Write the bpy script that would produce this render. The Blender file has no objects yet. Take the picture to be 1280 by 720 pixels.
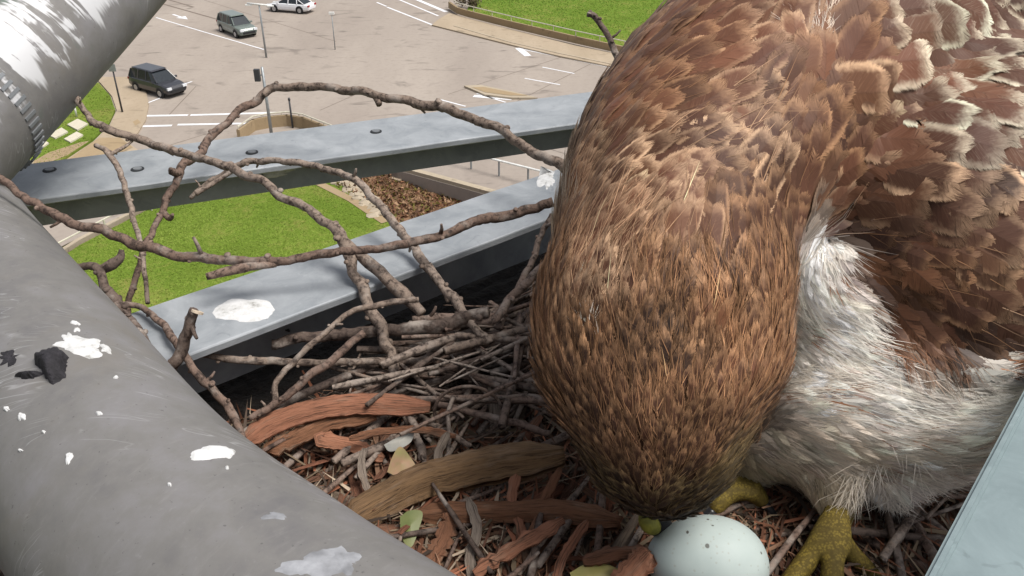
import bpy, bmesh, math, random
import numpy as np
from mathutils import Vector, Matrix, noise as mnoise
from mathutils.bvhtree import BVHTree

random.seed(7)
rng = np.random.default_rng(11)
S = bpy.context.scene
COL = S.collection

# ------------------------------------------------------------------ camera, world, sun, exposure
CAM_H = 20.0
FPX = 1100.0                       # focal length in photograph pixels (1280 wide)
PITCH = math.radians(30.0)
cam_data = bpy.data.cameras.new('camera')
cam = bpy.data.objects.new('camera', cam_data)
COL.objects.link(cam)
cam.location = (0, 0, CAM_H)
cam.rotation_euler = (math.pi / 2 - PITCH, 0, 0)
cam_data.sensor_width = 36.0
cam_data.lens = 36.0 * FPX / 1280.0
cam_data.clip_start = 0.01
cam_data.clip_end = 5000
S.camera = cam

SUN_EL, SUN_AZ = math.radians(63), math.radians(108)      # azimuth from +Y (away from the camera) towards +X
w = bpy.data.worlds.new('World')
S.world = w
w.use_nodes = True
wn = w.node_tree
bg = wn.nodes['Background']
sky = wn.nodes.new('ShaderNodeTexSky')
sky.sky_type = 'NISHITA'
sky.sun_disc = False
sky.sun_elevation = SUN_EL
sky.sun_rotation = SUN_AZ
sky.air_density = 1.0
sky.dust_density = 3.0
hs = wn.nodes.new('ShaderNodeHueSaturation')          # a thin overcast greys the blue
hs.inputs['Saturation'].default_value = 0.35
wn.links.new(sky.outputs[0], hs.inputs['Color'])
wn.links.new(hs.outputs[0], bg.inputs[0])
bg.inputs[1].default_value = 0.075
sun_data = bpy.data.lights.new('sun', 'SUN')
sun_data.energy = 2.0
sun_data.angle = math.radians(28)
sun_data.color = (1.0, 0.96, 0.90)
sun = bpy.data.objects.new('sun', sun_data)
COL.objects.link(sun)
sd = Vector((math.sin(SUN_AZ) * math.cos(SUN_EL), math.cos(SUN_AZ) * math.cos(SUN_EL), math.sin(SUN_EL)))
sun.rotation_euler = sd.to_track_quat('Z', 'Y').to_euler()
S.view_settings.view_transform = 'Standard'
S.view_settings.look = 'None'
S.view_settings.gamma = 1.0
S.view_settings.exposure = 0.9
S.cycles.max_bounces = 6
S.cycles.transparent_max_bounces = 40

# ------------------------------------------------------------------ measuring helpers
CP, SP = math.cos(PITCH), math.sin(PITCH)
CAMV = Vector((0, 0, CAM_H))
def ray(px, py):
    a = (px - 640) / FPX
    b = (360 - py) / FPX
    return Vector((a, CP + b * SP, -SP + b * CP))
def P(px, py, d):
    """a point at forward depth d metres"""
    return CAMV + ray(px, py) * d
def PF(px, py, z):
    """where the sight line meets the level z (relative to the camera)"""
    r = ray(px, py)
    return CAMV + r * (z / r.z)
def G(px, py, z=0.0):
    """where the sight line meets the level z above the street"""
    r = ray(px, py)
    return CAMV + r * ((z - CAM_H) / r.z)
def to_px(p):
    v = Vector(p) - CAMV
    d = v.y * CP - v.z * SP
    u = v.y * SP + v.z * CP
    return (640 + FPX * v.x / d, 360 - FPX * u / d, d)

# ------------------------------------------------------------------ object helpers
def tag(o, label=None, cat=None, group=None, kind=None):
    if label: o['label'] = label
    if cat: o['category'] = cat
    if group: o['group'] = group
    if kind: o['kind'] = kind
    return o
def empty(name, loc=(0, 0, 0), label=None, cat=None, group=None):
    o = bpy.data.objects.new(name, None)
    COL.objects.link(o)
    o.location = loc
    o.empty_display_size = 0.05
    return tag(o, label, cat, group)
def link(name, me, mat=None, parent=None):
    o = bpy.data.objects.new(name, me)
    COL.objects.link(o)
    if mat is not None and len(me.materials) == 0:
        me.materials.append(mat)
    if parent is not None:
        o.parent = parent
        o.matrix_parent_inverse = Matrix.Translation(-Vector(parent.location)) if parent.type == 'EMPTY' and parent.rotation_euler.z == 0 else Matrix()
    return o
def from_lists(name, V, F, mat=None, parent=None, smooth=False):
    me = bpy.data.meshes.new(name)
    me.from_pydata([tuple(v) for v in V], [], F)
    if smooth:
        me.polygons.foreach_set('use_smooth', [True] * len(me.polygons))
    me.update()
    return link(name, me, mat, parent)
def np_mesh(name, V, faces, mat=None, parent=None, smooth=True, cols=None, uv=None):
    """faces: list of int arrays (M,3) or (M,4)"""
    me = bpy.data.meshes.new(name)
    V = np.asarray(V, np.float32)
    me.vertices.add(len(V))
    me.vertices.foreach_set('co', V.ravel())
    li = np.concatenate([f.ravel() for f in faces]).astype(np.int32)
    lt = np.concatenate([np.full(len(f), f.shape[1], np.int32) for f in faces])
    ls = np.concatenate([[0], np.cumsum(lt)[:-1]]).astype(np.int32)
    me.loops.add(len(li))
    me.loops.foreach_set('vertex_index', li)
    me.polygons.add(len(lt))
    me.polygons.foreach_set('loop_start', ls)
    me.polygons.foreach_set('loop_total', lt)
    if smooth:
        me.polygons.foreach_set('use_smooth', np.ones(len(lt), bool))
    if cols:
        for k, c in cols.items():
            at = me.attributes.new(k, 'FLOAT_COLOR', 'POINT')
            at.data.foreach_set('color', np.asarray(c, np.float32).ravel())
    if uv is not None:
        ul = me.uv_layers.new(name='uv')
        ul.data.foreach_set('uv', np.asarray(uv, np.float32)[li].ravel())
    me.update(calc_edges=True)
    return link(name, me, mat, parent)
def bm_box(bm, c, sx, sy, sz, rot=None):
    M = Matrix.Translation(Vector(c)) @ (rot.to_4x4() if rot else Matrix()) @ Matrix.Diagonal((sx, sy, sz, 1))
    return bmesh.ops.create_cube(bm, size=1, matrix=M)['verts']
def bm_cyl(bm, a, b, r0, r1=None, n=12):
    a, b = Vector(a), Vector(b)
    r1 = r0 if r1 is None else r1
    d = b - a
    M = Matrix.Translation((a + b) / 2) @ d.to_track_quat('Z', 'Y').to_matrix().to_4x4()
    return bmesh.ops.create_cone(bm, cap_ends=True, segments=n, radius1=r0, radius2=r1, depth=d.length, matrix=M)['verts']
def bm_obj(name, bm, mat=None, parent=None, smooth=False):
    me = bpy.data.meshes.new(name)
    bmesh.ops.recalc_face_normals(bm, faces=bm.faces)
    bm.to_mesh(me)
    bm.free()
    if smooth:
        me.polygons.foreach_set('use_smooth', [True] * len(me.polygons))
    return link(name, me, mat, parent)
def catmull(pts, n):
    pts = [np.array(p, float) for p in pts]
    ext = [2 * pts[0] - pts[1]] + pts + [2 * pts[-1] - pts[-2]]
    out = []
    for i in range(1, len(ext) - 2):
        p0, p1, p2, p3 = ext[i - 1:i + 3]
        for k in range(n):
            t = k / n
            out.append(.5 * (2 * p1 + (p2 - p0) * t + (2 * p0 - 5 * p1 + 4 * p2 - p3) * t * t + (3 * p1 - p0 - 3 * p2 + p3) * t ** 3))
    out.append(pts[-1])
    return out
def tube_data(path, radii, sides=8, knob=0.0, seed=0.0, cap=True):
    path = [Vector(p) for p in path]
    V, F = [], []
    n = len(path)
    up = None
    for i, p in enumerate(path):
        t = (path[min(i + 1, n - 1)] - path[max(i - 1, 0)]).normalized()
        if up is None:
            up = t.orthogonal().normalized()
        up = (up - t * up.dot(t)).normalized()
        sdv = t.cross(up)
        for k in range(sides):
            a = 2 * math.pi * k / sides
            r = radii[i]
            if knob:
                a3 = Vector((p.x * 90 + seed, p.y * 90 + k * .7, p.z * 90))
                r *= 1 + knob * mnoise.noise(a3 * .8) + knob * .35 * mnoise.noise(a3 * 4 + Vector((math.cos(a), math.sin(a), 0)) * .8)
            V.append(p + (up * math.cos(a) + sdv * math.sin(a)) * r)
    for i in range(n - 1):
        for k in range(sides):
            k2 = (k + 1) % sides
            F.append((i * sides + k, i * sides + k2, (i + 1) * sides + k2, (i + 1) * sides + k))
    if cap:
        F.append(tuple(range(sides - 1, -1, -1)))
        F.append(tuple((n - 1) * sides + k for k in range(sides)))
    return V, F
def tube(name, path, radii, mat, parent=None, sides=8, knob=0.0, smooth=True, seed=0.0):
    V, F = tube_data(path, radii, sides, knob, seed)
    return from_lists(name, V, F, mat, parent, smooth)

# ------------------------------------------------------------------ material helpers
def new_mat(name):
    m = bpy.data.materials.new(name)
    m.use_nodes = True
    nt = m.node_tree
    b = nt.nodes['Principled BSDF']
    return m, nt, b
class NB:
    def __init__(s, nt): s.nt = nt
    def n(s, t, **kw):
        x = s.nt.nodes.new(t)
        for k, v in kw.items(): setattr(x, k, v)
        return x
    def put(s, sock, v):
        if isinstance(v, bpy.types.NodeSocket): s.nt.links.new(v, sock)
        elif v is not None: sock.default_value = v
    def noise(s, vec, scale, detail=4, rough=.55, dist=0):
        x = s.n('ShaderNodeTexNoise')
        s.put(x.inputs['Vector'], vec)
        x.inputs['Scale'].default_value = scale
        x.inputs['Detail'].default_value = detail
        x.inputs['Roughness'].default_value = rough
        x.inputs['Distortion'].default_value = dist
        return x.outputs['Fac']
    def ramp(s, fac, stops):
        x = s.n('ShaderNodeValToRGB')
        e = x.color_ramp.elements
        while len(e) < len(stops): e.new(.5)
        for i, (p, c) in enumerate(stops):
            e[i].position = p
            e[i].color = (*c, 1) if not isinstance(c, (int, float)) else (c, c, c, 1)
        s.put(x.inputs[0], fac)
        return x.outputs[0]
    def mix(s, f, a, b, mode='MIX'):
        x = s.n('ShaderNodeMix', data_type='RGBA', blend_type=mode)
        s.put(x.inputs[0], f)
        for i, v in ((6, a), (7, b)):
            if isinstance(v, tuple) and len(v) == 3: v = (*v, 1)
            s.put(x.inputs[i], v)
        return x.outputs[2]
    def math(s, op, a, b=None, c=None, clamp=False):
        x = s.n('ShaderNodeMath', operation=op, use_clamp=clamp)
        for i, v in enumerate((a, b, c)):
            if v is not None: s.put(x.inputs[i], v)
        return x.outputs[0]
    def step(s, v, lo, hi):
        x = s.n('ShaderNodeMapRange', interpolation_type='SMOOTHSTEP')
        s.put(x.inputs[0], v)
        x.inputs[1].default_value = lo
        x.inputs[2].default_value = hi
        return x.outputs[0]
    def coord(s, kind='Object'):
        return s.n('ShaderNodeTexCoord').outputs[kind]
    def geo(s):
        return s.n('ShaderNodeNewGeometry').outputs['Position']
    def mapping(s, vec, scale=(1, 1, 1), rot=(0, 0, 0), loc=(0, 0, 0)):
        x = s.n('ShaderNodeMapping')
        s.put(x.inputs[0], vec)
        x.inputs['Scale'].default_value = scale
        x.inputs['Rotation'].default_value = rot
        x.inputs['Location'].default_value = loc
        return x.outputs[0]
    def bump(s, h, strength, dist):
        x = s.n('ShaderNodeBump')
        s.put(x.inputs['Height'], h)
        x.inputs['Strength'].default_value = strength
        x.inputs['Distance'].default_value = dist
        return x.outputs[0]
    def rnd(s):
        return s.n('ShaderNodeObjectInfo').outputs['Random']
def simple(name, col, rough=.6, metal=0.0, spec=.4, var=0.15, scale=5.0, bump=0.0, bdist=.002):
    m, nt, b = new_mat(name)
    q = NB(nt)
    f = q.noise(q.geo(), scale, 5)
    lo = tuple(c * (1 - var) for c in col)
    hi = tuple(min(1, c * (1 + var)) for c in col)
    q.put(b.inputs['Base Color'], q.ramp(f, [(.3, lo), (.7, hi)]))
    b.inputs['Roughness'].default_value = rough
    b.inputs['Metallic'].default_value = metal
    b.inputs['Specular IOR Level'].default_value = spec
    if bump:
        q.put(b.inputs['Normal'], q.bump(f, bump, bdist))
    return m
M = {}

# concrete road with stains, tyre tracks and slab tone differences
def mat_concrete(name, c0, c1, sc=.35):
    m, nt, b = new_mat(name)
    q = NB(nt)
    p = q.geo()
    big = q.noise(q.mapping(p, rot=(0, 0, .5), scale=(1, .25, 1)), sc * .45, 5, .6)
    fine = q.noise(p, sc * 7, 6, .7)
    c = q.ramp(big, [(.3, c0), (.7, c1)])
    c = q.mix(q.math('MULTIPLY', q.step(fine, .45, .8), .5), c, tuple(x * .75 for x in c0))
    st = q.step(q.noise(q.mapping(p, scale=(1, 2.2, 1)), sc * .8, 3, .5, 1.2), .58, .75)
    c = q.mix(q.math('MULTIPLY', st, .75), c, tuple(x * .55 for x in c0))
    q.put(b.inputs['Base Color'], c)
    b.inputs['Roughness'].default_value = .85
    b.inputs['Specular IOR Level'].default_value = .2
    q.put(b.inputs['Normal'], q.bump(fine, .3, .02))
    return m
M['road'] = mat_concrete('road_concrete', (.28, .238, .205), (.37, .32, .275))
M['walk'] = mat_concrete('walk_concrete', (.34, .27, .19), (.42, .34, .25), .8)
M['kerb'] = mat_concrete('kerb_concrete', (.36, .30, .22), (.44, .37, .28), 1.2)
M['sandy'] = mat_concrete('sandy_path', (.30, .22, .13), (.36, .27, .165), .7)
M['paint'] = simple('road_paint', (.72, .72, .74), .6, var=.12, scale=3)
M['joint'] = simple('joint_sealant', (.16, .125, .10), .8)
M['rail'] = simple('rail_paint', (.55, .52, .42), .5, var=.15)
M['postm'] = simple('post_steel', (.30, .32, .33), .45, .4)
M['darkpost'] = simple('dark_post', (.05, .05, .055), .5)
M['whitepost'] = simple('white_post', (.75, .75, .72), .5)
M['pad'] = mat_concrete('pad_concrete', (.50, .46, .36), (.60, .55, .44), 2)
def mat_ground(name, stops, s1, s2):
    m, nt, b = new_mat(name)
    q = NB(nt)
    p = q.geo()
    f = q.math('ADD', q.math('MULTIPLY', q.noise(p, s1, 4), .55), q.math('MULTIPLY', q.noise(p, s2, 5, .7), .45))
    q.put(b.inputs['Base Color'], q.ramp(f, stops))
    b.inputs['Roughness'].default_value = .95
    b.inputs['Specular IOR Level'].default_value = .1
    q.put(b.inputs['Normal'], q.bump(f, .6, .15))
    return m
M['lawn'] = mat_ground('lawn', [(.36, (.105, .15, .02)), (.5, (.125, .19, .024)), (.62, (.20, .21, .05))], .25, 2.5)
M['earth'] = mat_ground('earth', [(.36, (.10, .055, .032)), (.5, (.19, .11, .065)), (.64, (.30, .19, .11))], .5, 3.5)
M['ground'] = mat_ground('ground', [(.36, (.06, .075, .02)), (.5, (.10, .10, .035)), (.64, (.16, .14, .06))], .06, .8)
def mat_attr(name, rough=.7, spec=.2, trans=0.0):
    m, nt, b = new_mat(name)
    q = NB(nt)
    a = q.n('ShaderNodeAttribute', attribute_name='fcol')
    q.put(b.inputs['Base Color'], a.outputs['Color'])
    b.inputs['Roughness'].default_value = rough
    b.inputs['Specular IOR Level'].default_value = spec
    return m
M['blade'] = mat_attr('grass_blades', .7, .15)

# galvanised steel: mottled zinc bloom
def mat_galv(name, c0, c1, droppings=0.0, sc=30, rough=.5, metal=.35):
    m, nt, b = new_mat(name)
    q = NB(nt)
    p = q.geo()
    n1 = q.noise(p, sc, 6, .65, .6)
    n2 = q.noise(p, sc * 6, 5, .7)
    c = q.ramp(n1, [(.32, c0), (.68, c1)])
    c = q.mix(q.math('MULTIPLY', q.step(n2, .55, .8), .35), c, tuple(min(1, x * 1.35) for x in c1))
    sp = q.step(q.noise(p, sc * 2.2, 3, .5, 1.5), .66, .74)
    c = q.mix(q.math('MULTIPLY', sp, .35), c, tuple(x * .6 for x in c0))
    q.put(b.inputs['Base Color'], c)
    b.inputs['Metallic'].default_value = metal * .4
    q.put(b.inputs['Roughness'], q.math('ADD', q.math('MULTIPLY', n2, .25), rough - .1))
    q.put(b.inputs['Normal'], q.bump(n2, .12, .001))
    return m
M['galv'] = mat_galv('galvanised_steel', (.235, .255, .275), (.37, .39, .41))
M['galv_green'] = mat_galv('galvanised_steel_greenish', (.145, .19, .20), (.225, .285, .295))
def mat_pipe(name, streaks):
    m, nt, b = new_mat(name)
    q = NB(nt)
    p = q.geo()
    uvn = q.n('ShaderNodeUVMap', uv_map='uv').outputs[0]     # u round the pipe, v along it in metres
    n1 = q.noise(p, 14, 5, .6, .4)
    n2 = q.noise(q.mapping(uvn, scale=(22, 260, 1)), 1, 5, .7)
    n3 = q.noise(p, 300, 3, .7)
    c = q.ramp(q.math('ADD', q.math('MULTIPLY', n1, .7), q.math('MULTIPLY', q.noise(p, 70, 5, .7), .3)), [(.34, (.13, .125, .128)), (.5, (.18, .173, .165)), (.66, (.22, .212, .218))])
    c = q.mix(q.math('MULTIPLY', q.step(n2, .52, .75), .28), c, (.27, .26, .255))
    c = q.mix(q.math('MULTIPLY', q.step(n3, .6, .8), .25), c, (.31, .30, .30))
    # scratches: thin light lines where a stretched wave crosses its peak
    for rot, amt, th in ((.5, .5, .010), (-.9, .45, .008), (1.4, .4, .010)):
        w1 = q.noise(q.mapping(p, rot=(.3, .2, rot), scale=(9, 70, 9)), 1, 2, .5, .8)
        ln = q.math('SUBTRACT', 1.0, q.step(q.math('ABSOLUTE', q.math('SUBTRACT', w1, .56)), 0, th))
        gate = q.step(q.noise(p, 22, 2), .52, .6)
        c = q.mix(q.math('MULTIPLY', q.math('MULTIPLY', ln, gate), amt), c, (.44, .44, .44))
    pits = q.step(q.noise(p, 420, 3, .6), .66, .72)
    c = q.mix(q.math('MULTIPLY', pits, .5), c, (.05, .047, .045))
    worn = q.math('MULTIPLY', q.step(q.noise(p, 9, 5, .7, .8), .52, .68), .35)
    c = q.mix(worn, c, (.185, .165, .14))
    rough = .55
    if streaks:
        # bird droppings run round the pipe from its top
        s1 = q.noise(q.mapping(uvn, scale=(2.6, 62, 1)), 1, 4, .6, .9)
        s2 = q.noise(q.mapping(uvn, scale=(6, 19, 1), loc=(3, 2, 0)), 1, 4, .6, .8)
        mask = q.step(q.math('ADD', q.math('MULTIPLY', s1, .6), q.math('MULTIPLY', s2, .6)), .545, .585)
        sep = q.n('ShaderNodeSeparateXYZ')
        q.put(sep.inputs[0], uvn)
        reach = q.noise(q.mapping(uvn, scale=(.01, 55, 1)), 1, 3, .7)
        lim = q.math('ADD', q.math('MULTIPLY', reach, .22), .10)
        top = q.math('SUBTRACT', 1.0, q.step(q.math('SUBTRACT', q.math('ABSOLUTE', q.math('SUBTRACT', sep.outputs[0], .5)), lim), -.01, .02))
        mask = q.math('MULTIPLY', mask, top)
        c = q.mix(mask, c, (.56, .56, .57))
        green = q.step(q.noise(q.mapping(uvn, scale=(5, 30, 1), loc=(9, 1, 0)), 1, 3), .60, .7)
        c = q.mix(q.math('MULTIPLY', q.math('MULTIPLY', green, q.math('SUBTRACT', 1.0, mask)), .6), c, (.10, .15, .12))
    q.put(b.inputs['Base Color'], c)
    b.inputs['Metallic'].default_value = .1
    b.inputs['Roughness'].default_value = rough
    b.inputs['Specular IOR Level'].default_value = .35
    q.put(b.inputs['Normal'], q.bump(n3, .08, .0006))
    return m
M['pipe'] = mat_pipe('weathered_pipe', False)
M['pipe_white'] = mat_pipe('pipe_with_droppings', True)
M['band'] = simple('clamp_band', (.025, .035, .03), .5, .3)
def mat_drop():
    m, nt, b = new_mat('dried_dropping')
    q = NB(nt)
    p = q.geo()
    f = q.noise(p, 140, 5, .7)
    q.put(b.inputs['Base Color'], q.ramp(f, [(.30, (.26, .25, .23)), (.42, (.52, .52, .51)), (.6, (.66, .66, .66))]))
    b.inputs['Roughness'].default_value = .8
    q.put(b.inputs['Normal'], q.bump(f, .4, .001))
    return m
M['dropping'] = mat_drop()
M['grime'] = simple('dark_grime', (.022, .02, .024), .8, var=.5, scale=200, bump=.8, bdist=.003)
M['smear'] = simple('chalky_smear', (.24, .245, .26), .8, var=.4, scale=110)
M['hole'] = simple('bolt_hole', (.02, .022, .025), .7)
M['bolt'] = simple('bolt_head', (.20, .21, .22), .5, .3)

# bark of sticks: every stick its own tone
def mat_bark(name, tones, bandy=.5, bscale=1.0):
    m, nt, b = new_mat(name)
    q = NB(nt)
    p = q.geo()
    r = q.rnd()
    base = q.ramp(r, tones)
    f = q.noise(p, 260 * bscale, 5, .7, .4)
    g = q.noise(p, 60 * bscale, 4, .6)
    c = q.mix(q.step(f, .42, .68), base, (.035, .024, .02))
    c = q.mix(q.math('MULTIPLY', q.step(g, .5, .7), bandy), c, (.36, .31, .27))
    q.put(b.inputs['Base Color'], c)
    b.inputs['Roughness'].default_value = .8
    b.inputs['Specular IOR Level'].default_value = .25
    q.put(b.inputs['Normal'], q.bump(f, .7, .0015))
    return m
M['stick'] = mat_bark('stick_bark', [(0, (.15, .10, .075)), (.35, (.24, .185, .15)), (.65, (.17, .11, .085)), (1, (.33, .27, .225))])
M['greystick'] = mat_bark('grey_stick_bark', [(0, (.22, .165, .13)), (1, (.30, .235, .19))], .65)
M['redstick'] = mat_bark('reddish_stick_bark', [(0, (.165, .11, .085)), (1, (.23, .16, .125))], .55)
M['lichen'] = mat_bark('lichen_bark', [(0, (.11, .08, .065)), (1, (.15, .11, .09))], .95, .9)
M['cutwood'] = simple('cut_wood', (.55, .45, .34), .8, var=.25, scale=300)
def mat_strip(name, tones):
    m, nt, b = new_mat(name)
    q = NB(nt)
    uvn = q.n('ShaderNodeUVMap', uv_map='uv').outputs[0]
    r = q.rnd()
    base = q.ramp(r, tones)
    add = q.n('ShaderNodeVectorMath', operation='ADD')
    q.put(add.inputs[0], uvn)
    q.put(add.inputs[1], r)
    f = q.noise(q.mapping(add.outputs[0], scale=(1500, 60, 1)), 1, 5, .7, .3)
    g = q.noise(q.mapping(add.outputs[0], scale=(200, 45, 1)), 1, 3, .6)
    c = q.mix(q.step(f, .45, .72), base, (.04, .025, .018))
    c = q.mix(q.math('MULTIPLY', q.step(g, .52, .75), .4), c, (.34, .25, .18))
    q.put(b.inputs['Base Color'], c)
    b.inputs['Roughness'].default_value = .8
    b.inputs['Specular IOR Level'].default_value = .2
    q.put(b.inputs['Normal'], q.bump(f, .8, .002))
    return m
M['strip'] = mat_strip('bark_strip', [(0, (.10, .055, .038)), (.3, (.22, .12, .075)), (.55, (.26, .105, .062)), (.78, (.15, .095, .062)), (1, (.30, .23, .17))])
M['redstrip'] = mat_strip('red_bark', [(0, (.40, .185, .11)), (1, (.34, .15, .09))])
M['brownslab'] = mat_strip('brown_bark', [(0, (.24, .145, .075)), (1, (.27, .16, .085))])
M['rustslab'] = mat_strip('rusty_bark', [(0, (.25, .12, .065)), (1, (.22, .10, .06))])
M['greywood'] = mat_strip('grey_wood', [(0, (.23, .185, .145)), (1, (.27, .22, .18))])
M['litter'] = mat_attr('nest_litter', .85, .15)
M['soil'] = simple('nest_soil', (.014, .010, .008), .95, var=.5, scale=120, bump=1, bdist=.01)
def mat_leaf(name, c0, c1):
    m, nt, b = new_mat(name)
    q = NB(nt)
    f = q.noise(q.geo(), 60, 3)
    q.put(b.inputs['Base Color'], q.ramp(f, [(.35, c0), (.65, c1)]))
    b.inputs['Roughness'].default_value = .5
    return m
M['leaf_pink'] = mat_leaf('fading_leaf', (.24, .28, .07), (.42, .25, .15))
M['leaf_green'] = mat_leaf('olive_leaf', (.10, .13, .035), (.18, .19, .06))
M['leaf_pale'] = mat_leaf('pale_leaf', (.30, .30, .28), (.48, .46, .40))
M['leaf_yellow'] = mat_leaf('yellow_leaf', (.34, .32, .08), (.46, .38, .15))

# feathers
def mat_feather(head=False, dark=.38):
    m, nt, b = new_mat(('head_feather' if dark > .2 else 'belly_feather') if head else 'feather')
    q = NB(nt)
    uvn = q.n('ShaderNodeUVMap', uv_map='uv').outputs[0]      # u = -1..1 across the vane, v = 0..1 root to tip
    sep = q.n('ShaderNodeSeparateXYZ')
    q.put(sep.inputs[0], uvn)
    u, v = sep.outputs[0], sep.outputs[1]
    au = q.math('ABSOLUTE', u)
    fc = q.n('ShaderNodeAttribute', attribute_name='fcol')
    ec = q.n('ShaderNodeAttribute', attribute_name='ecol')
    p = q.geo()
    # barbs: fine slanted streaks following the vane
    cmb = q.n('ShaderNodeCombineXYZ')
    q.put(cmb.inputs[0], q.math('MULTIPLY', u, 2.2))
    q.put(cmb.inputs[1], q.math('MULTIPLY', q.math('SUBTRACT', v, q.math('MULTIPLY', au, .28)), 95))
    pr = q.n('ShaderNodeVectorMath', operation='MULTIPLY_ADD')
    q.put(pr.inputs[0], p)
    pr.inputs[1].default_value = (40, 40, 40)
    q.put(pr.inputs[2], cmb.outputs[0])
    barb = q.noise(pr.outputs[0], 1.0, 3, .6)
    rag = q.noise(p, 450, 2)
    ragj = q.math('MULTIPLY', q.math('SUBTRACT', rag, .5), .5 if head else .22)
    e1 = q.step(q.math('ADD', au, ragj), .52 if head else .56, .88)
    e2 = q.step(q.math('ADD', v, q.math('MULTIPLY', ragj, .6)), .52 if head else .70, .86 if head else .92)
    edge = q.math('MAXIMUM', e1, e2)
    if not head:
        patch = q.step(q.noise(p, 55, 2), .40, .58)
        edge = q.math('MULTIPLY', edge, q.math('ADD', q.math('MULTIPLY', patch, .45), .55))
    edge = q.math('MULTIPLY', edge, ec.outputs['Alpha'])
    c = q.mix(edge, fc.outputs['Color'], ec.outputs['Color'])
    c = q.mix(q.math('MULTIPLY', q.step(barb, .45, .7), dark if head else .14), c, (.035, .02, .013))
    c = q.mix(q.math('MULTIPLY', q.step(barb, .5, .25), .22 if head else .10), c, ec.outputs['Color'])
    shaft = q.math('SUBTRACT', 1.0, q.step(au, .02, .09))
    c = q.mix(q.math('MULTIPLY', shaft, dark if head else .12), c, (.05, .028, .018))
    q.put(b.inputs['Base Color'], c)
    # the rim of the vane frays into loose barbs
    cm2 = q.n('ShaderNodeCombineXYZ')
    q.put(cm2.inputs[0], q.math('MULTIPLY', u, 1.2))
    q.put(cm2.inputs[1], q.math('MULTIPLY', q.math('SUBTRACT', v, q.math('MULTIPLY', au, .30)), 60 if head else 130))
    pr2 = q.n('ShaderNodeVectorMath', operation='MULTIPLY_ADD')
    q.put(pr2.inputs[0], p)
    pr2.inputs[1].default_value = (60, 60, 60)
    q.put(pr2.inputs[2], cm2.outputs[0])
    fr = q.noise(pr2.outputs[0], 1.0, 2, .5)
    rim = q.math('MAXIMUM', au, q.math('ADD', q.math('MULTIPLY', v, 1.0), .02))
    fade = q.math('ADD', rim, q.math('MULTIPLY', q.math('SUBTRACT', fr, .5), .9 if head else .36))
    q.put(b.inputs['Alpha'], q.math('SUBTRACT', 1.0, q.step(fade, .80 if head else .86, .98)))
    b.inputs['Roughness'].default_value = .6
    b.inputs['Specular IOR Level'].default_value = .25
    b.inputs['Sheen Weight'].default_value = .04
    b.inputs['Sheen Roughness'].default_value = .5
    return m
M['feather'] = mat_feather()
M['head_feather'] = mat_feather(True)
M['belly_feather'] = mat_feather(True, .12)
M['down'] = mat_attr('down', .75, .15)
def mat_foot():
    m, nt, b = new_mat('scaly_foot')
    q = NB(nt)
    p = q.geo()
    v = q.n('ShaderNodeTexVoronoi')
    q.put(v.inputs['Vector'], p)
    v.inputs['Scale'].default_value = 750
    f = q.step(v.outputs['Distance'], .15, .75)
    n = q.noise(p, 70, 4)
    c = q.ramp(n, [(.3, (.15, .11, .025)), (.7, (.27, .195, .035))])
    wv = q.n('ShaderNodeTexWave', bands_direction='Y')
    q.put(wv.inputs['Vector'], p)
    wv.inputs['Scale'].default_value = 55
    wv.inputs['Distortion'].default_value = 2.5
    wv.inputs['Detail Scale'].default_value = 40
    f = q.math('MAXIMUM', f, q.math('MULTIPLY', q.math('SUBTRACT', 1.0, q.step(wv.outputs['Fac'], .05, .45)), .85))
    c = q.mix(q.math('MULTIPLY', f, .75), c, (.06, .042, .012))
    q.put(b.inputs['Base Color'], c)
    b.inputs['Roughness'].default_value = .75
    b.inputs['Specular IOR Level'].default_value = .2
    q.put(b.inputs['Normal'], q.bump(f, -1.0, .004))
    return m
M['foot'] = mat_foot()
M['talon'] = simple('talon', (.02, .02, .022), .3)
M['cere'] = simple('cere', (.20, .19, .03), .6, var=.5, scale=200)
M['eye'] = simple('eye', (.03, .018, .01), .1)
def mat_egg():
    m, nt, b = new_mat('eggshell')
    q = NB(nt)
    p = q.coord('Object')
    n = q.noise(p, 40, 4)
    c = q.ramp(n, [(.35, (.37, .43, .415)), (.65, (.43, .49, .47))])
    for sc, th, amt, col in ((170, .10, .9, (.06, .05, .04)), (70, .06, .8, (.06, .05, .04)), (330, .14, .35, (.28, .26, .2))):
        v = q.n('ShaderNodeTexVoronoi')
        nn = q.n('ShaderNodeVectorMath', operation='MULTIPLY_ADD')
        q.put(nn.inputs[0], q.n('ShaderNodeTexNoise').outputs['Color'])
        nn.inputs[1].default_value = (.003, .003, .003)
        q.put(nn.inputs[2], p)
        q.put(v.inputs['Vector'], nn.outputs[0])
        v.inputs['Scale'].default_value = sc
        v.inputs['Randomness'].default_value = 1
        sepc = q.n('ShaderNodeSeparateColor')
        q.put(sepc.inputs[0], v.outputs['Color'])
        spot = q.math('SUBTRACT', 1.0, q.step(v.outputs['Distance'], th, th * 1.6))
        keep = q.step(sepc.outputs[0], .42, .48)
        c = q.mix(q.math('MULTIPLY', q.math('MULTIPLY', spot, keep), amt), c, col)
    q.put(b.inputs['Base Color'], c)
    b.inputs['Roughness'].default_value = .5
    b.inputs['Specular IOR Level'].default_value = .3
    return m
M['egg'] = mat_egg()

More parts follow.
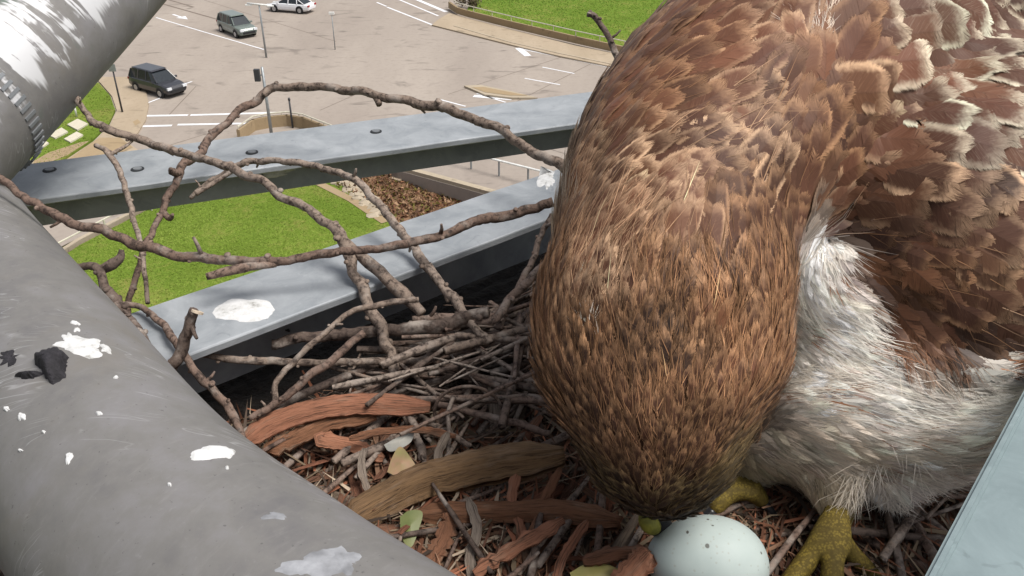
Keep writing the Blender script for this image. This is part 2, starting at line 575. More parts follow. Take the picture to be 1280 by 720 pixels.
# ================================================================== THE STREET BELOW
def poly_area_pts(pts):
    return [Vector((p.x, p.y, 0)) for p in pts]
def sheet(name, pts, z, mat, thick=0.0, kind='structure', parent=None):
    """flat piece of ground from an outline in world metres; thick > 0 gives it sides"""
    bm = bmesh.new()
    vs = [bm.verts.new((p.x, p.y, z)) for p in pts]
    f = bm.faces.new(vs)
    if f.normal.z < 0 or True:
        f.normal_update()
        if f.normal.z < 0: f.normal_flip()
    if thick:
        r = bmesh.ops.extrude_face_region(bm, geom=[f])
        for v in r['geom']:
            if isinstance(v, bmesh.types.BMVert): v.co.z -= thick
    bmesh.ops.triangulate(bm, faces=bm.faces)
    o = bm_obj(name, bm, mat, parent)
    if kind: o['kind'] = kind
    return o
def gp(lst, z=0.0):
    return [G(x, y, z) for x, y in lst]
def strip_pts(line, wid):
    """outline of a strip of the given width along a polyline"""
    L, R = [], []
    n = len(line)
    for i, p in enumerate(line):
        t = (line[min(i + 1, n - 1)] - line[max(i - 1, 0)])
        t.z = 0
        t.normalize()
        nrm = Vector((-t.y, t.x, 0))
        L.append(p + nrm * wid / 2)
        R.append(p - nrm * wid / 2)
    return L + R[::-1]

# terrain with a cutting under the bridge
pit_c = G(600, 285, -3)
e0, e1 = G(440, 238), G(545, 300)         # top edge of the slope
edir = (e1 - e0); edir.z = 0; edir.normalize()
enrm = Vector((edir.y, -edir.x, 0))
if (pit_c - e0).dot(enrm) < 0: enrm = -enrm
def pit_depth(x, y):
    s = (Vector((x, y, 0)) - e0).dot(enrm)
    a = (Vector((x, y, 0)) - e0).dot(edir)
    k = min(1, max(0, s / 9.0))
    far = 1 - min(1, max(0, (s - 34) / 8.0))
    end = min(1, max(0, (a + 12) / 6.0))
    return -6.0 * k * k * (3 - 2 * k) * far * end if False else -2.0 * k * far * end
xs = sorted(set([-2500, -900, -300, -120, -80] + list(range(-60, 61, 2)) + [80, 120, 300, 900, 2500]))
ys = sorted(set([-2500, -900, -300, -100, -30] + list(range(0, 100, 2)) + [110, 130, 180, 300, 900, 2500]))
V, F = [], []
for y in ys:
    for x in xs:
        V.append((x, y, -.06 + pit_depth(x, y) + (.12 * mnoise.noise(Vector((x * .3, y * .3, 0))) if pit_depth(x, y) < -.5 else 0)))
for j in range(len(ys) - 1):
    for i in range(len(xs) - 1):
        a = j * len(xs) + i
        F.append((a, a + 1, a + len(xs) + 1, a + len(xs)))
tag(from_lists('ground', V, F, M['ground'], smooth=True), kind='structure')
# earth bank
bank = []
na, ns = 26, 16
for j in range(ns):
    for i in range(na):
        a, s = -8 + i * 1.1, -.8 + j * .75
        q_ = e0 + edir * a + enrm * s
        bank.append((q_.x, q_.y, pit_depth(q_.x, q_.y) + .10 + .22 * mnoise.noise(Vector((q_.x * .9, q_.y * .9, 3)))))
BF = [(j * na + i, j * na + i + 1, (j + 1) * na + i + 1, (j + 1) * na + i) for j in range(ns - 1) for i in range(na - 1)]
tag(from_lists('earth_bank', bank, BF, M['earth'], smooth=True), kind='structure')

# carriageway: everything above bar height in view plus the arm on the left
road_out = gp([(-700, -60), (1500, -60), (1900, 60), (1250, 190), (720, 196), (640, 172), (460, 205), (190, 250), (50, 322), (-60, 380), (-700, 420)])
sheet('road', road_out, 0.0, M['road'])
def mark(pa, pb, wid=.14, z=.012):
    return sheet('road_marking', strip_pts([G(*pa), G(*pb)], wid), z, M['paint'])
for a, b_, wd in (((180, 145), (235, 144), .32), ((238, 144), (345, 141), .32), ((178, 158), (215, 157), .32), ((222, 156), (330, 154), .32),
               ((184, 129), (202, 122), .16), ((222, 108), (240, 102), .16),
               ((471, 3), (483, 8), .2), ((484, 9), (540, 31), .24), ((495, -2), (548, 20), .22), ((520, -1), (558, 15), .45),
               ((195, 22), (255, 40), .16), ((255, 40), (330, 62), .16),
               ((655, 62), (770, 86), .18), ((678, 84), (718, 92), .16), ((656, 98), (700, 106), .16),
               ((548, 124), (582, 133), .16), ((592, 120), (640, 124), .5), ((596, 117), (632, 128), .16),
               ((648, 60), (660, 70), .6)):
    mark(a, b_, wd)
# turn arrow painted on the lane
A0 = G(216, 18); A1 = G(240, 26)
ad = (A1 - A0).normalized(); an = Vector((-ad.y, ad.x, 0))
sheet('lane_arrow', [A0 + an * .12, A0 + ad * 1.6 + an * .12, A0 + ad * 1.6 + an * .5, A0 + ad * 3.0, A0 + ad * 1.6 - an * .5, A0 + ad * 1.6 - an * .12, A0 - an * .12], .012, M['paint'])
# slab joints, sealed dark
for a, b_ in (((640, 130), (740, 79)), ((400, 138), (445, 118)), ((400, 152), (330, 176)), ((700, 72), (560, 118)), ((185, 190), (330, 145)), ((210, 145), (245, 108)), ((255, 0), (420, 52))):
    sheet('slab_joint', strip_pts([G(*a), G(*b_)], .06), .006, M['joint'])
# dark kerb-side gutters on the far arm
for a, b_ in (((205, -2), (242, 9)), ((200, 4), (278, 26))):
    sheet('gutter_line', strip_pts([G(*a), G(*b_)], .22), .007, M['joint'])

# far lawn, its pavement and parapet railing
lawn_far_out = gp([(583, 14), (640, 30), (720, 49), (815, 70), (900, 90), (1000, 100), (1500, 60), (1500, -60), (660, -60), (600, -20)], .15)
sheet('lawn', lawn_far_out, .15, M['lawn'], .3)
walk_far = gp([(575, 20), (640, 37), (720, 57), (815, 76), (900, 93), (960, 130), (880, 118), (770, 84), (700, 70), (640, 56), (560, 36), (540, 31), (548, 24), (562, 16)], .12)
sheet('pavement', walk_far, .12, M['walk'], .25)
# median strip
med = gp([(580, 107), (600, 106), (640, 114), (672, 122), (640, 122), (606, 118)], .15)
sheet('median', med, .15, M['kerb'], .3)
sheet('median_bed', gp([(590, 109), (604, 108.5), (640, 115.5), (660, 119.5), (636, 119), (606, 115)], .17), .17, M['sandy'])

def railing(name, line, h, wall_h, label, cat, post_gap=2.0, wall_mat='walk', post_r=.04, rail_r=.05, mids=0, group=None):
    root = empty(name, line[0], label, cat, group)
    if wall_h:
        bm = bmesh.new()
        for a, b_ in zip(line[:-1], line[1:]):
            dv = b_ - a
            rot = dv.to_track_quat('X', 'Z').to_matrix()
            bm_box(bm, (a + b_) / 2 + Vector((0, 0, wall_h / 2)), dv.length + .1, .22, wall_h, rot)
        bm_obj('base_wall', bm, M[wall_mat], root)
    for rh in [h] + [h * (k + 1) / (mids + 1) for k in range(mids)]:
        tube('rail', [p + Vector((0, 0, rh)) for p in line], [rail_r] * len(line), M['rail'], root, 6, smooth=False)
    post_me = None
    acc = 0.0
    for a, b_ in zip(line[:-1], line[1:]):
        L = (b_ - a).length
        while acc <= L:
            p = a + (b_ - a) * (acc / L)
            if post_me is None:
                V, F = tube_data([(0, 0, 0), (0, 0, h)], [post_r, post_r], 6)
                post_me = from_lists('post', V, F, M['rail'], root)
                post_me.matrix_parent_inverse = Matrix()
                o = post_me
            else:
                o = post_me.copy(); COL.objects.link(o)
            o.location = p - line[0]
            acc += post_gap
        acc -= L
    return root
railing('parapet_railing', [p for p in gp([(562, 10), (572, 17), (585, 21), (640, 35), (720, 54), (815, 75), (900, 94)], .15)], 1.05, .6,
        'pale railing on a low wall along the far lawn', 'railing', 2.6, 'sandy')
for line in ([(568, 34), (640, 55), (700, 68.5), (770, 83), (880, 116)],):
    k = sheet('kerb', strip_pts(gp(line, .0), .22), .155, M['kerb'], .2)

# corner pavement with kerb ramp, left
corner = gp([(118, 96), (172, 96), (182, 112), (186, 130), (182, 150), (172, 166), (160, 178), (176, 190), (110, 215), (60, 235), (20, 240), (40, 214), (82, 200), (118, 176), (138, 156), (146, 138), (140, 120), (126, 104)], .10)
sheet('corner_pavement', corner, .10, M['walk'], .2)
sheet('ramp_mat', gp([(166, 152), (172, 149), (176, 153), (169, 157)], .115), .115, M['sandy'])
sheet('sandy_path', gp([(80, 203), (112, 180), (124, 172), (150, 172), (166, 184), (120, 204), (80, 222)], .118), .118, M['sandy'])
left_lawn = gp([(-300, 130), (100, 96), (124, 104), (138, 120), (144, 137), (136, 154), (116, 174), (80, 198), (38, 213), (10, 232), (-300, 330)], .14)
sheet('lawn', left_lawn, .14, M['lawn'], .3)
sheet('bare_verge', gp([(30, 208), (62, 190), (100, 178), (112, 176), (84, 194), (44, 210), (26, 220)], .15), .15, M['sandy'])
pads = [((38, 187), (52, 174), (61, 179), (45, 190), 'pale concrete pad nearest the pipe, a white post at its end'),
        ((60, 169), (77, 160), (85, 165), (69, 173), 'pale concrete pad farther from the bare sand of two side by side'),
        ((80, 174), (96, 165), (104, 169), (88, 178), 'pale concrete pad beside the bare sand, nearer the kerb ramp'),
        ((84, 156), (97, 149), (110, 155), (97, 163), 'largest pale concrete pad, beside the green lawn corner'),
        ((24, 208), (36, 200), (42, 202), (30, 211), 'small pale concrete pad tucked by the steel bar end')]
for a, b_, c_, d_, lb in pads:
    o = sheet('concrete_pad', gp([a, b_, c_, d_], .2), .24, M['pad'], .2, kind=None)
    tag(o, lb, 'concrete pad', 'concrete pads on the corner lawn')
for x, y, hh, lb in ((44, 178, 1.0, 'short white post at the end of the nearest concrete pad'), (96, 146, 1.0, 'short white post behind the largest concrete pad'), (44, 196, .8, 'short white post leaning by the bare verge')):
    b0 = G(x, y, .14)
    r = empty('marker_post', b0, lb, 'post', 'white marker posts on the corner lawn')
    tube('shaft', [b0, b0 + Vector((.02, 0, hh))], [.07, .06], M['whitepost'], r, 8)
    tube('cap', [b0 + Vector((.02, 0, hh)), b0 + Vector((.02, 0, hh + .06))], [.08, .03], M['whitepost'], r, 8)

# near lawn beyond the lower bar
near_lawn = gp([(70, 326), (100, 306), (150, 280), (196, 256), (260, 230), (350, 212), (405, 212), (440, 238), (500, 273), (560, 309), (560, 420), (300, 520), (60, 520), (20, 400)], .14)
sheet('lawn', near_lawn, .14, M['lawn'], .3)
sheet('kerb', strip_pts(gp([(20, 360), (66, 325), (98, 304), (148, 278), (194, 254)], .0), .25), .2, M['kerb'], .3)
railing('kerbside_railing', gp([(74, 323), (104, 307), (150, 282), (200, 258)], .14), .75, 0, 'low grey railing between the left road and the near lawn', 'railing', 3.0, post_r=.05, rail_r=.04)
# rough stone rubble at the top of the bank
root = empty('rubble', G(440, 240, .1), 'pale broken rubble along the top of the brown bank', 'rubble')
bm = bmesh.new()
for i in range(60):
    t = random.random()
    p = G(428 + 50 * t + random.uniform(-9, 9), 226 + 42 * t + random.uniform(-6, 6), .12)
    s = random.uniform(.12, .38)
    vs = bmesh.ops.create_icosphere(bm, subdivisions=1, radius=s, matrix=Matrix.Translation(p) @ Matrix.Diagonal((1.4, 1, .6, 1)))['verts']
    for v in vs: v.co += Vector((random.uniform(-.3, .3), random.uniform(-.3, .3), random.uniform(-.2, .2))) * s
o = bm_obj('stones', bm, M['kerb'], root); o['kind'] = 'stuff'
# path strip on the bank top
sheet('bank_path', strip_pts(gp([(396, 228), (440, 250), (482, 278)], .15), .5), .17, M['sandy'])

# bridge: deck slab, railing and pier
b0, b1 = G(505, 215, 0), G(640, 252, 0)
bd = (b1 - b0).normalized(); bn = Vector((-bd.y, bd.x, 0))
if bn.y < 0: bn = -bn
root = empty('road_bridge', b0, 'concrete road bridge over the brown bank with a pale railing', 'bridge')
bm = bmesh.new()
rot = bd.to_track_quat('X', 'Z').to_matrix()
bm_box(bm, b0 + bd * 19 + bn * 5.5 + Vector((0, 0, -.42)), 40, 11, .8, rot)
bm_obj('deck', bm, M['road'], root)
bm = bmesh.new()
bm_box(bm, b0 + bd * 19 + bn * .25 + Vector((0, 0, .09)), 40, .4, .22, rot)
bm_obj('edge_kerb', bm, M['kerb'], root)
bm = bmesh.new()
for k in (4.5, 14):
    bm_box(bm, b0 + bd * k + bn * 1.2 + Vector((0, 0, -2.3)), 1.1, 1.1, 3.0, rot)
    bm_box(bm, b0 + bd * k + bn * 4.5 + Vector((0, 0, -1.2)), 1.3, 8.4, .9, rot)
bm_obj('pier', bm, M['walk'], root)
bm = bmesh.new()
bm_box(bm, b0 + bd * -.6 + bn * 5.0 + Vector((0, 0, -2.2)), .8, 10.5, 3.4, rot)
bm_obj('abutment', bm, M['walk'], root)
bline = [b0 + bn * 2.6 + bd * t for t in (1, 5, 9, 13, 18, 26)]
for h_ in (.95,):
    tube('rail', [p + Vector((0, 0, h_)) for p in bline], [.07] * len(bline), M['whitepost'], root, 6, smooth=False)
for k in range(13):
    p = b0 + bn * 2.6 + bd * (1 + 2 * k)
    tube('post', [p, p + Vector((0, 0, .95))], [.06, .06], M['postm'], root, 6, smooth=False)

# curved parapet at the bridge corner, with a post and a signal pole
arc = [G(x, y, 0) for x, y in ((300, 176), (318, 163), (338, 159), (360, 157), (380, 160), (400, 168), (420, 176))]
railing('curved_parapet', arc, .95, .75, 'curved sandy parapet at the corner beyond the upper bar', 'parapet', 1.3, 'sandy', .03, .05)
pb = G(340, 172, 0)
r = empty('signal_pole', pb, 'grey signal pole with a small dark signal head beside the crosswalk', 'signal pole')
tube('pole', [pb, pb + Vector((0, 0, 4.6))], [.11, .08], M['postm'], r, 10)
bm = bmesh.new(); bm_box(bm, pb + Vector((-.35, -.05, 4.1)), .34, .25, .75); bm_obj('signal_head', bm, M['darkpost'], r)
bm = bmesh.new(); bm_box(bm, pb + Vector((-.1, -.03, 4.1)), .3, .06, .06); bm_obj('bracket', bm, M['postm'], r)
pb = G(366, 160, 0)
r = empty('dark_post', pb, 'thin dark post rising from the curved sandy parapet', 'post')
tube('shaft', [pb, pb + Vector((0, 0, 1.9))], [.07, .06], M['darkpost'], r, 8)
tube('cap', [pb + Vector((0, 0, 1.9)), pb + Vector((0, 0, 2.05))], [.09, .07], M['darkpost'], r, 8)
pb = G(153, 140, .1)
r = empty('sign_pole', pb, 'thin dark pole standing on the corner pavement by the ramp', 'pole')
tube('shaft', [pb, pb + Vector((0, 0, 3.4))], [.07, .05], M['darkpost'], r, 8)
bm = bmesh.new(); bm_box(bm, pb + Vector((0, -.06, 3.1)), .5, .04, .5); bm_obj('sign_plate', bm, M['postm'], r)
# street lamp with a twin arm in the junction and a slimmer mast
pb = G(333, 72, 0)
r = empty('street_lamp', pb, 'slim lamp post with a pale twin arm in front of the white car', 'street lamp')
tube('pole', [pb, pb + Vector((0, 0, 4.3))], [.09, .06], M['postm'], r, 8)
tube('arm', [pb + Vector((-1.0, .2, 4.35)), pb + Vector((1.05, -.2, 4.25))], [.08, .08], M['whitepost'], r, 8)
for sx in (-.9, .95):
    bm = bmesh.new(); bm_box(bm, pb + Vector((sx, -.18 * (1 if sx > 0 else -1), 4.22)), .5, .22, .1); bm_obj('lamp_head', bm, M['whitepost'], r)
pb = G(419, 62, 0)
r = empty('slim_mast', pb, 'very slim mast with a small pale top in the middle of the junction', 'mast')
tube('pole', [pb, pb + Vector((0, 0, 3.0))], [.05, .04], M['postm'], r, 6)
bm = bmesh.new(); bm_box(bm, pb + Vector((0, 0, 3.05)), .45, .15, .2); bm_obj('top_box', bm, M['whitepost'], r)

# shrubs at the end of the parapet
def shrub(px, py, h, n, lb):
    p0 = G(px, py, .15)
    r = empty('shrub', p0, lb, 'shrub', 'bare shrubs behind the parapet corner')
    V, F = [], []
    bmv = []
    for i in range(7):
        a = random.uniform(0, 6.28)
        top = p0 + Vector((math.cos(a) * h * .4, math.sin(a) * h * .4, h * random.uniform(.6, 1)))
        v, f = tube_data([p0, p0.lerp(top, .5) + Vector((0, 0, .1)), top], [.03, .02, .01], 4)
        k = len(V); V += v; F += [tuple(i_ + k for i_ in q_) for q_ in f]
    from_lists('stems', V, F, M['stick'], r)
    c = rng.normal(0, 1, (n, 3)) * np.array([h * .3, h * .3, h * .22]) + np.array([p0.x, p0.y, p0.z + h * .55])
    dd = rng.normal(0, .08, (n, 3, 3))
    o = np_mesh('foliage', (c[:, None, :] + dd).reshape(-1, 3), [np.arange(n * 3).reshape(-1, 3)], M['blade'], r, False,
                {'fcol': np.repeat(np.c_[np.array([[.09, .07, .04]]) * rng.uniform(.5, 1.6, (n, 1)), np.ones((n, 1))], 3, 0)})
    o['kind'] = 'stuff'
shrub(578, 8, 1.3, 420, 'grey brown shrub nearest the end of the far railing')
shrub(592, 10, 1.0, 350, 'lower grey brown shrub just inside the far railing')

# grass blades over the lawns (nobody could count them)
def in_poly(x, y, poly):
    c = np.zeros(x.shape, bool)
    n = len(poly)
    for i in range(n):
        a, b_ = poly[i], poly[(i + 1) % n]
        cond = ((a.y > y) != (b_.y > y)) & (x < (b_.x - a.x) * (y - a.y) / (b_.y - a.y + 1e-9) + a.x)
        c ^= cond
    return c
def grass(poly, z, n, size, c0, c1, xlim, ylim):
    x0, x1 = max(min(p.x for p in poly), xlim[0]), min(max(p.x for p in poly), xlim[1])
    y0, y1 = max(min(p.y for p in poly), ylim[0]), min(max(p.y for p in poly), ylim[1])
    x = rng.uniform(x0, x1, n * 3); y = rng.uniform(y0, y1, n * 3)
    k = in_poly(x, y, poly)
    x, y = x[k][:n], y[k][:n]
    n = len(x)
    base = np.c_[x, y, np.full(n, z)]
    a = rng.uniform(0, 6.283, n)
    wv = np.c_[np.cos(a), np.sin(a), np.zeros(n)] * (size * .45)
    tip = np.c_[rng.normal(0, size * .5, n), rng.normal(0, size * .5, n), rng.uniform(.2, .55, n) * size]
    V = np.stack([base - wv, base + wv, base + tip], 1).reshape(-1, 3)
    patch = np.array([mnoise.noise(Vector((px * .22, py * .22, 1))) + .5 * mnoise.noise(Vector((px * .8, py * .8, 4))) for px, py in zip(x, y)])
    t = np.clip(.5 + patch * .9 + rng.normal(0, .14, n), 0, 1)[:, None]
    c = np.array(c0) * (1 - t) + np.array(c1) * t
    c *= rng.uniform(.85, 1.15, (n, 1))
    o = np_mesh('grass', V, [np.arange(n * 3).reshape(-1, 3)], M['blade'], None, False, {'fcol': np.repeat(np.c_[c, np.ones((n, 1))], 3, 0)})
    o['kind'] = 'stuff'
grass(lawn_far_out, .15, 90000, .12, (.085, .18, .016), (.15, .26, .03), (-15, 45), (60, 120))
grass(near_lawn, .14, 90000, .07, (.115, .185, .022), (.21, .27, .048), (-30, 10), (18, 55))
grass(left_lawn, .14, 24000, .10, (.10, .15, .02), (.20, .24, .045), (-60, -18), (30, 75))
# dry scrub on the bank
nb = 16000
aa = rng.uniform(-6, 18, nb); ss = rng.uniform(-.5, 9.5, nb)
bx = e0.x + edir.x * aa + enrm.x * ss; by = e0.y + edir.y * aa + enrm.y * ss
bz = np.array([pit_depth(a, b_) for a, b_ in zip(bx, by)]) + .1
base = np.c_[bx, by, bz]
V = (base[:, None, :] + rng.normal(0, .09, (nb, 3, 3)) + np.array([0, 0, .08])).reshape(-1, 3)
pal = np.array([[.13, .06, .035], [.20, .10, .055], [.27, .17, .10], [.08, .045, .028], [.14, .12, .03]])
cc = pal[rng.integers(0, 5, nb)] * rng.uniform(.7, 1.3, (nb, 1))
o = np_mesh('dry_scrub', V, [np.arange(nb * 3).reshape(-1, 3)], M['blade'], None, False, {'fcol': np.repeat(np.c_[cc, np.ones((nb, 1))], 3, 0)})
o['kind'] = 'stuff'

# ------------------------------------------------------------------ cars
def car_paint(name, c):
    m, nt, b = new_mat(name)
    q = NB(nt)
    f = q.noise(q.geo(), 3, 3)
    q.put(b.inputs['Base Color'], q.ramp(f, [(.3, tuple(x * .9 for x in c)), (.7, c)]))
    b.inputs['Roughness'].default_value = .3
    b.inputs['Coat Weight'].default_value = .6
    b.inputs['Coat Roughness'].default_value = .08
    return m
M['glass'] = simple('car_glass', (.02, .025, .03), .06, spec=.6)
M['tyre'] = simple('tyre', (.018, .018, .018), .85)
M['rim'] = simple('wheel_rim', (.42, .42, .43), .35, .6)
M['trim'] = simple('black_trim', (.02, .02, .022), .6)
M['headlight'] = simple('headlight', (.7, .72, .75), .1)
M['taillight'] = simple('taillight', (.35, .02, .02), .2)
def make_car(name, rear, front, paint, label, suv=False):
    """rear/front: ground points giving the place and heading"""
    c = (rear + front) / 2
    d = front - rear
    root = empty(name, (c.x, c.y, 0), label, 'car')
    root.rotation_euler.z = math.atan2(d.y, d.x)
    L, W = (4.65, 1.86) if suv else (4.7, 1.8)
    H = 1.72 if suv else 1.44
    belt = 1.02 if suv else .90
    hood = .98 if suv else .80
    # lower body: stations along x: (x, top, half width, bottom)
    st = [(-L / 2, belt * .72, W * .40, .42), (-L / 2 + .08, belt * .98, W * .45, .32), (-L / 2 + .5, belt, W * .49, .24), (-L * .2, belt, W * .5, .22), (L * .1, belt, W * .5, .22),
          (L * .24, belt * .97, W * .5, .22), (L * .36, hood * .97, W * .49, .24), (L / 2 - .18, hood * .86, W * .46, .28), (L / 2 - .03, hood * .70, W * .42, .34), (L / 2, hood * .52, W * .40, .40)]
    V, F = [], []
    ring = 10
    for x, top, hw, bot in st:
        pr = [(hw * .86, bot), (hw, bot + .16), (hw * 1.0, (bot + top) * .55), (hw * .95, top - .06), (hw * .84, top)]
        for yy, zz in pr: V.append((x, yy, zz))
        for yy, zz in pr[::-1]: V.append((x, -yy, zz))
    for i in range(len(st) - 1):
        for k in range(ring):
            k2 = (k + 1) % ring
            F.append((i * ring + k, i * ring + k2, (i + 1) * ring + k2, (i + 1) * ring + k))
    F.append(tuple(range(ring))); F.append(tuple((len(st) - 1) * ring + k for k in range(ring)))
    from_lists('body', V, F, paint, root)
    # greenhouse
    if suv: gl = [(-L * .47, belt - .02, .80), (-L * .42, H - .12, .66), (-L * .30, H - .03, .66), (L * .02, H - .03, .66), (L * .12, H - .16, .64), (L * .25, belt - .03, .80)]
    else: gl = [(-L * .40, belt - .02, .76), (-L * .24, H - .10, .60), (-L * .14, H - .03, .60), (L * .02, H - .03, .60), (L * .09, H - .12, .59), (L * .24, belt - .03, .76)]
    xsb = [g[0] for g in gl]
    V, F = [], []
    for x, z, hw in gl: V += [(x, hw, z), (x, -hw, z)]
    nb_ = len(gl)
    for x, z, hw in gl: V += [(x, .82 if suv else .78, belt - .05), (x, -.82 if suv else -.78, belt - .05)]
    for i in range(nb_ - 1):
        a, b_, c_, e_ = 2 * i, 2 * i + 1, 2 * i + 3, 2 * i + 2
        F.append((a, b_, c_, e_))
        F.append((a, e_, e_ + 2 * nb_, a + 2 * nb_))
        F.append((b_, c_, c_ + 2 * nb_, b_ + 2 * nb_))
    from_lists('window', V, F, M['glass'], root)
    bm = bmesh.new()
    rx0, rx1 = gl[1][0], gl[4][0]
    hw = gl[2][2]
    vs = bm_box(bm, ((rx0 + rx1) / 2, 0, H - .015), rx1 - rx0 - .1, hw * 2 + .02, .07)
    for v in vs:
        if v.co.z > H: v.co.x = (rx0 + rx1) / 2 + (v.co.x - (rx0 + rx1) / 2) * .88; v.co.y *= .9
    for s in (-1, 1):
        for (xa, za, ya), (xb, zb, yb) in (((gl[0][0], belt, gl[0][2]), (gl[1][0], gl[1][1], gl[1][2])), ((gl[5][0], belt, gl[5][2]), (gl[4][0], gl[4][1], gl[4][2])),
                                         ((-L * .03, belt, .80), (-L * .03, H - .04, hw)), ((-L * .24, belt, .80), (-L * .22, H - .05, hw))):
            bm_cyl(bm, (xa, s * (ya + .01), za), (xb, s * (yb + .01), zb), .045, n=6)
    bm_obj('roof', bm, paint, root)
    for s in (-1, 1):
        for wx in (-L * .295, L * .305):
            bm = bmesh.new(); bm_cyl(bm, (wx, s * (W * .5 - .20), .33), (wx, s * (W * .5 + .02), .33), .33, n=20)
            wh = bm_obj('wheel', bm, M['tyre'], root)
            bm = bmesh.new(); bm_cyl(bm, (wx, s * (W * .5), .33), (wx, s * (W * .5 + .035), .33), .21, n=14)
            bm_obj('rim', bm, M['rim'], wh)
            bm = bmesh.new(); bm_cyl(bm, (wx, s * (W * .5 - .05), .36), (wx, s * (W * .5 + .008), .36), .41, n=20)
            bm_obj('wheel_arch', bm, M['trim'], root)
        bm = bmesh.new(); bm_box(bm, (L / 2 - .06, s * W * .35, hood * .74), .14, .34, .16); bm_obj('headlight', bm, M['headlight'], root)
        bm = bmesh.new(); bm_box(bm, (-L / 2 + .03, s * W * .36, belt * .84), .1, .32, .16); bm_obj('taillight', bm, M['taillight'], root)
        bm = bmesh.new(); bm_box(bm, (L * .19, s * (W * .5 + .08), belt + .05), .14, .2, .13); bm_obj('wing_mirror', bm, paint, root)
    bm = bmesh.new(); bm_box(bm, (L / 2 - .01, 0, .5), .06, 1.2, .2); bm_obj('grille', bm, M['trim'], root)
    return root
make_car('parked_car', G(391, 16), G(339, 12), car_paint('white_paint', (.78, .78, .80)), 'white saloon car crossing the junction at the top of the view')
make_car('sport_utility', G(275, 33), G(321, 51), car_paint('green_grey_paint', (.16, .19, .17)), 'grey green off-road car heading down the lane', True)
make_car('sport_utility', G(172, 107), G(227, 122), car_paint('black_paint', (.035, .035, .042)), 'black off-road car at the stop line beside the corner pavement', True)

# ================================================================== STEEL OF THE TOWER
def pipe(name, path, r, mat, label, sides=56, vscale=1.0):
    pts = catmull(path, 24)
    pts = [Vector(p) for p in pts]
    V, F, UV = [], [], []
    n = len(pts)
    dist = 0.0
    for i, p in enumerate(pts):
        if i: dist += (p - pts[i - 1]).length
        t = (pts[min(i + 1, n - 1)] - pts[max(i - 1, 0)]).normalized()
        sdv = t.cross(Vector((0, 0, 1))).normalized()
        up = sdv.cross(t)
        for k in range(sides + 1):
            a = -math.pi + 2 * math.pi * k / sides         # u = .5 is the top of the pipe
            rr = r * (1 + .004 * mnoise.noise(p * 18))
            V.append(p + (up * math.cos(a) + sdv * math.sin(a)) * rr)
            UV.append((k / sides, dist))
    m_ = sides + 1
    F = np.array([(i * m_ + k, i * m_ + k + 1, (i + 1) * m_ + k + 1, (i + 1) * m_ + k) for i in range(n - 1) for k in range(sides)])
    caps = [np.array([list(range(sides - 1, -1, -1))]), np.array([[(n - 1) * m_ + k for k in range(sides)]])]
    root = empty(name, pts[0], label, 'pipe')
    o = np_mesh('pipe_body', np.array(V), [F] + caps, mat, root, True, None, np.array(UV))
    return root, o, BVHTree.FromPolygons(V, [tuple(f) for f in F])
PR = .0575
ring_path = [PF(760, 1150, -.30), PF(550, 960, -.30), PF(335, 790, -.30), PF(170, 640, -.30), PF(56, 480, -.30), PF(-46, 330, -.30), PF(-118, 210, -.30), PF(-190, 110, -.30)]
big_pipe, bp_o, bp_bvh = pipe('ring_pipe', ring_path, PR, M['pipe'], 'broad grey steel pipe curving along the left edge of the nest')
sp_path = [P(-180, 262, .60), P(-30, 118, .68), P(92, -4, .77), P(190, -105, .87)]
small_pipe, sp_o, sp_bvh = pipe('cross_pipe', sp_path, PR, M['pipe_white'], 'steel pipe streaked with white bird droppings in the top left corner')
# clamp band round the cross pipe
pts = catmull(sp_path, 24)
ci = 27
ax = Vector(pts[ci + 1] - pts[ci]).normalized()
cc_ = P(-48, 134, .672)
band = empty('clamp_band', cc_, 'dark toothed clamp band wrapped round the streaked pipe', 'clamp')
V, F = tube_data([cc_ - ax * .012, cc_ - ax * .012, cc_ + ax * .012, cc_ + ax * .012], [PR * 1.0, PR + .0025, PR + .0025, PR * 1.0], 56, cap=False)
from_lists('strap', V, F, M['band'], band, True)
bm = bmesh.new()
sdv = ax.orthogonal().normalized(); upv = ax.cross(sdv)
for k in range(56):
    a = 2 * math.pi * k / 56
    n_ = sdv * math.cos(a) + upv * math.sin(a)
    rotm = Matrix((ax, n_.cross(ax), n_)).transposed()
    bm_box(bm, cc_ + n_ * (PR + .0031), .012, .0026, .0012, rotm)
o = bm_obj('teeth', bm, M['bolt'], band); o['kind'] = 'stuff'

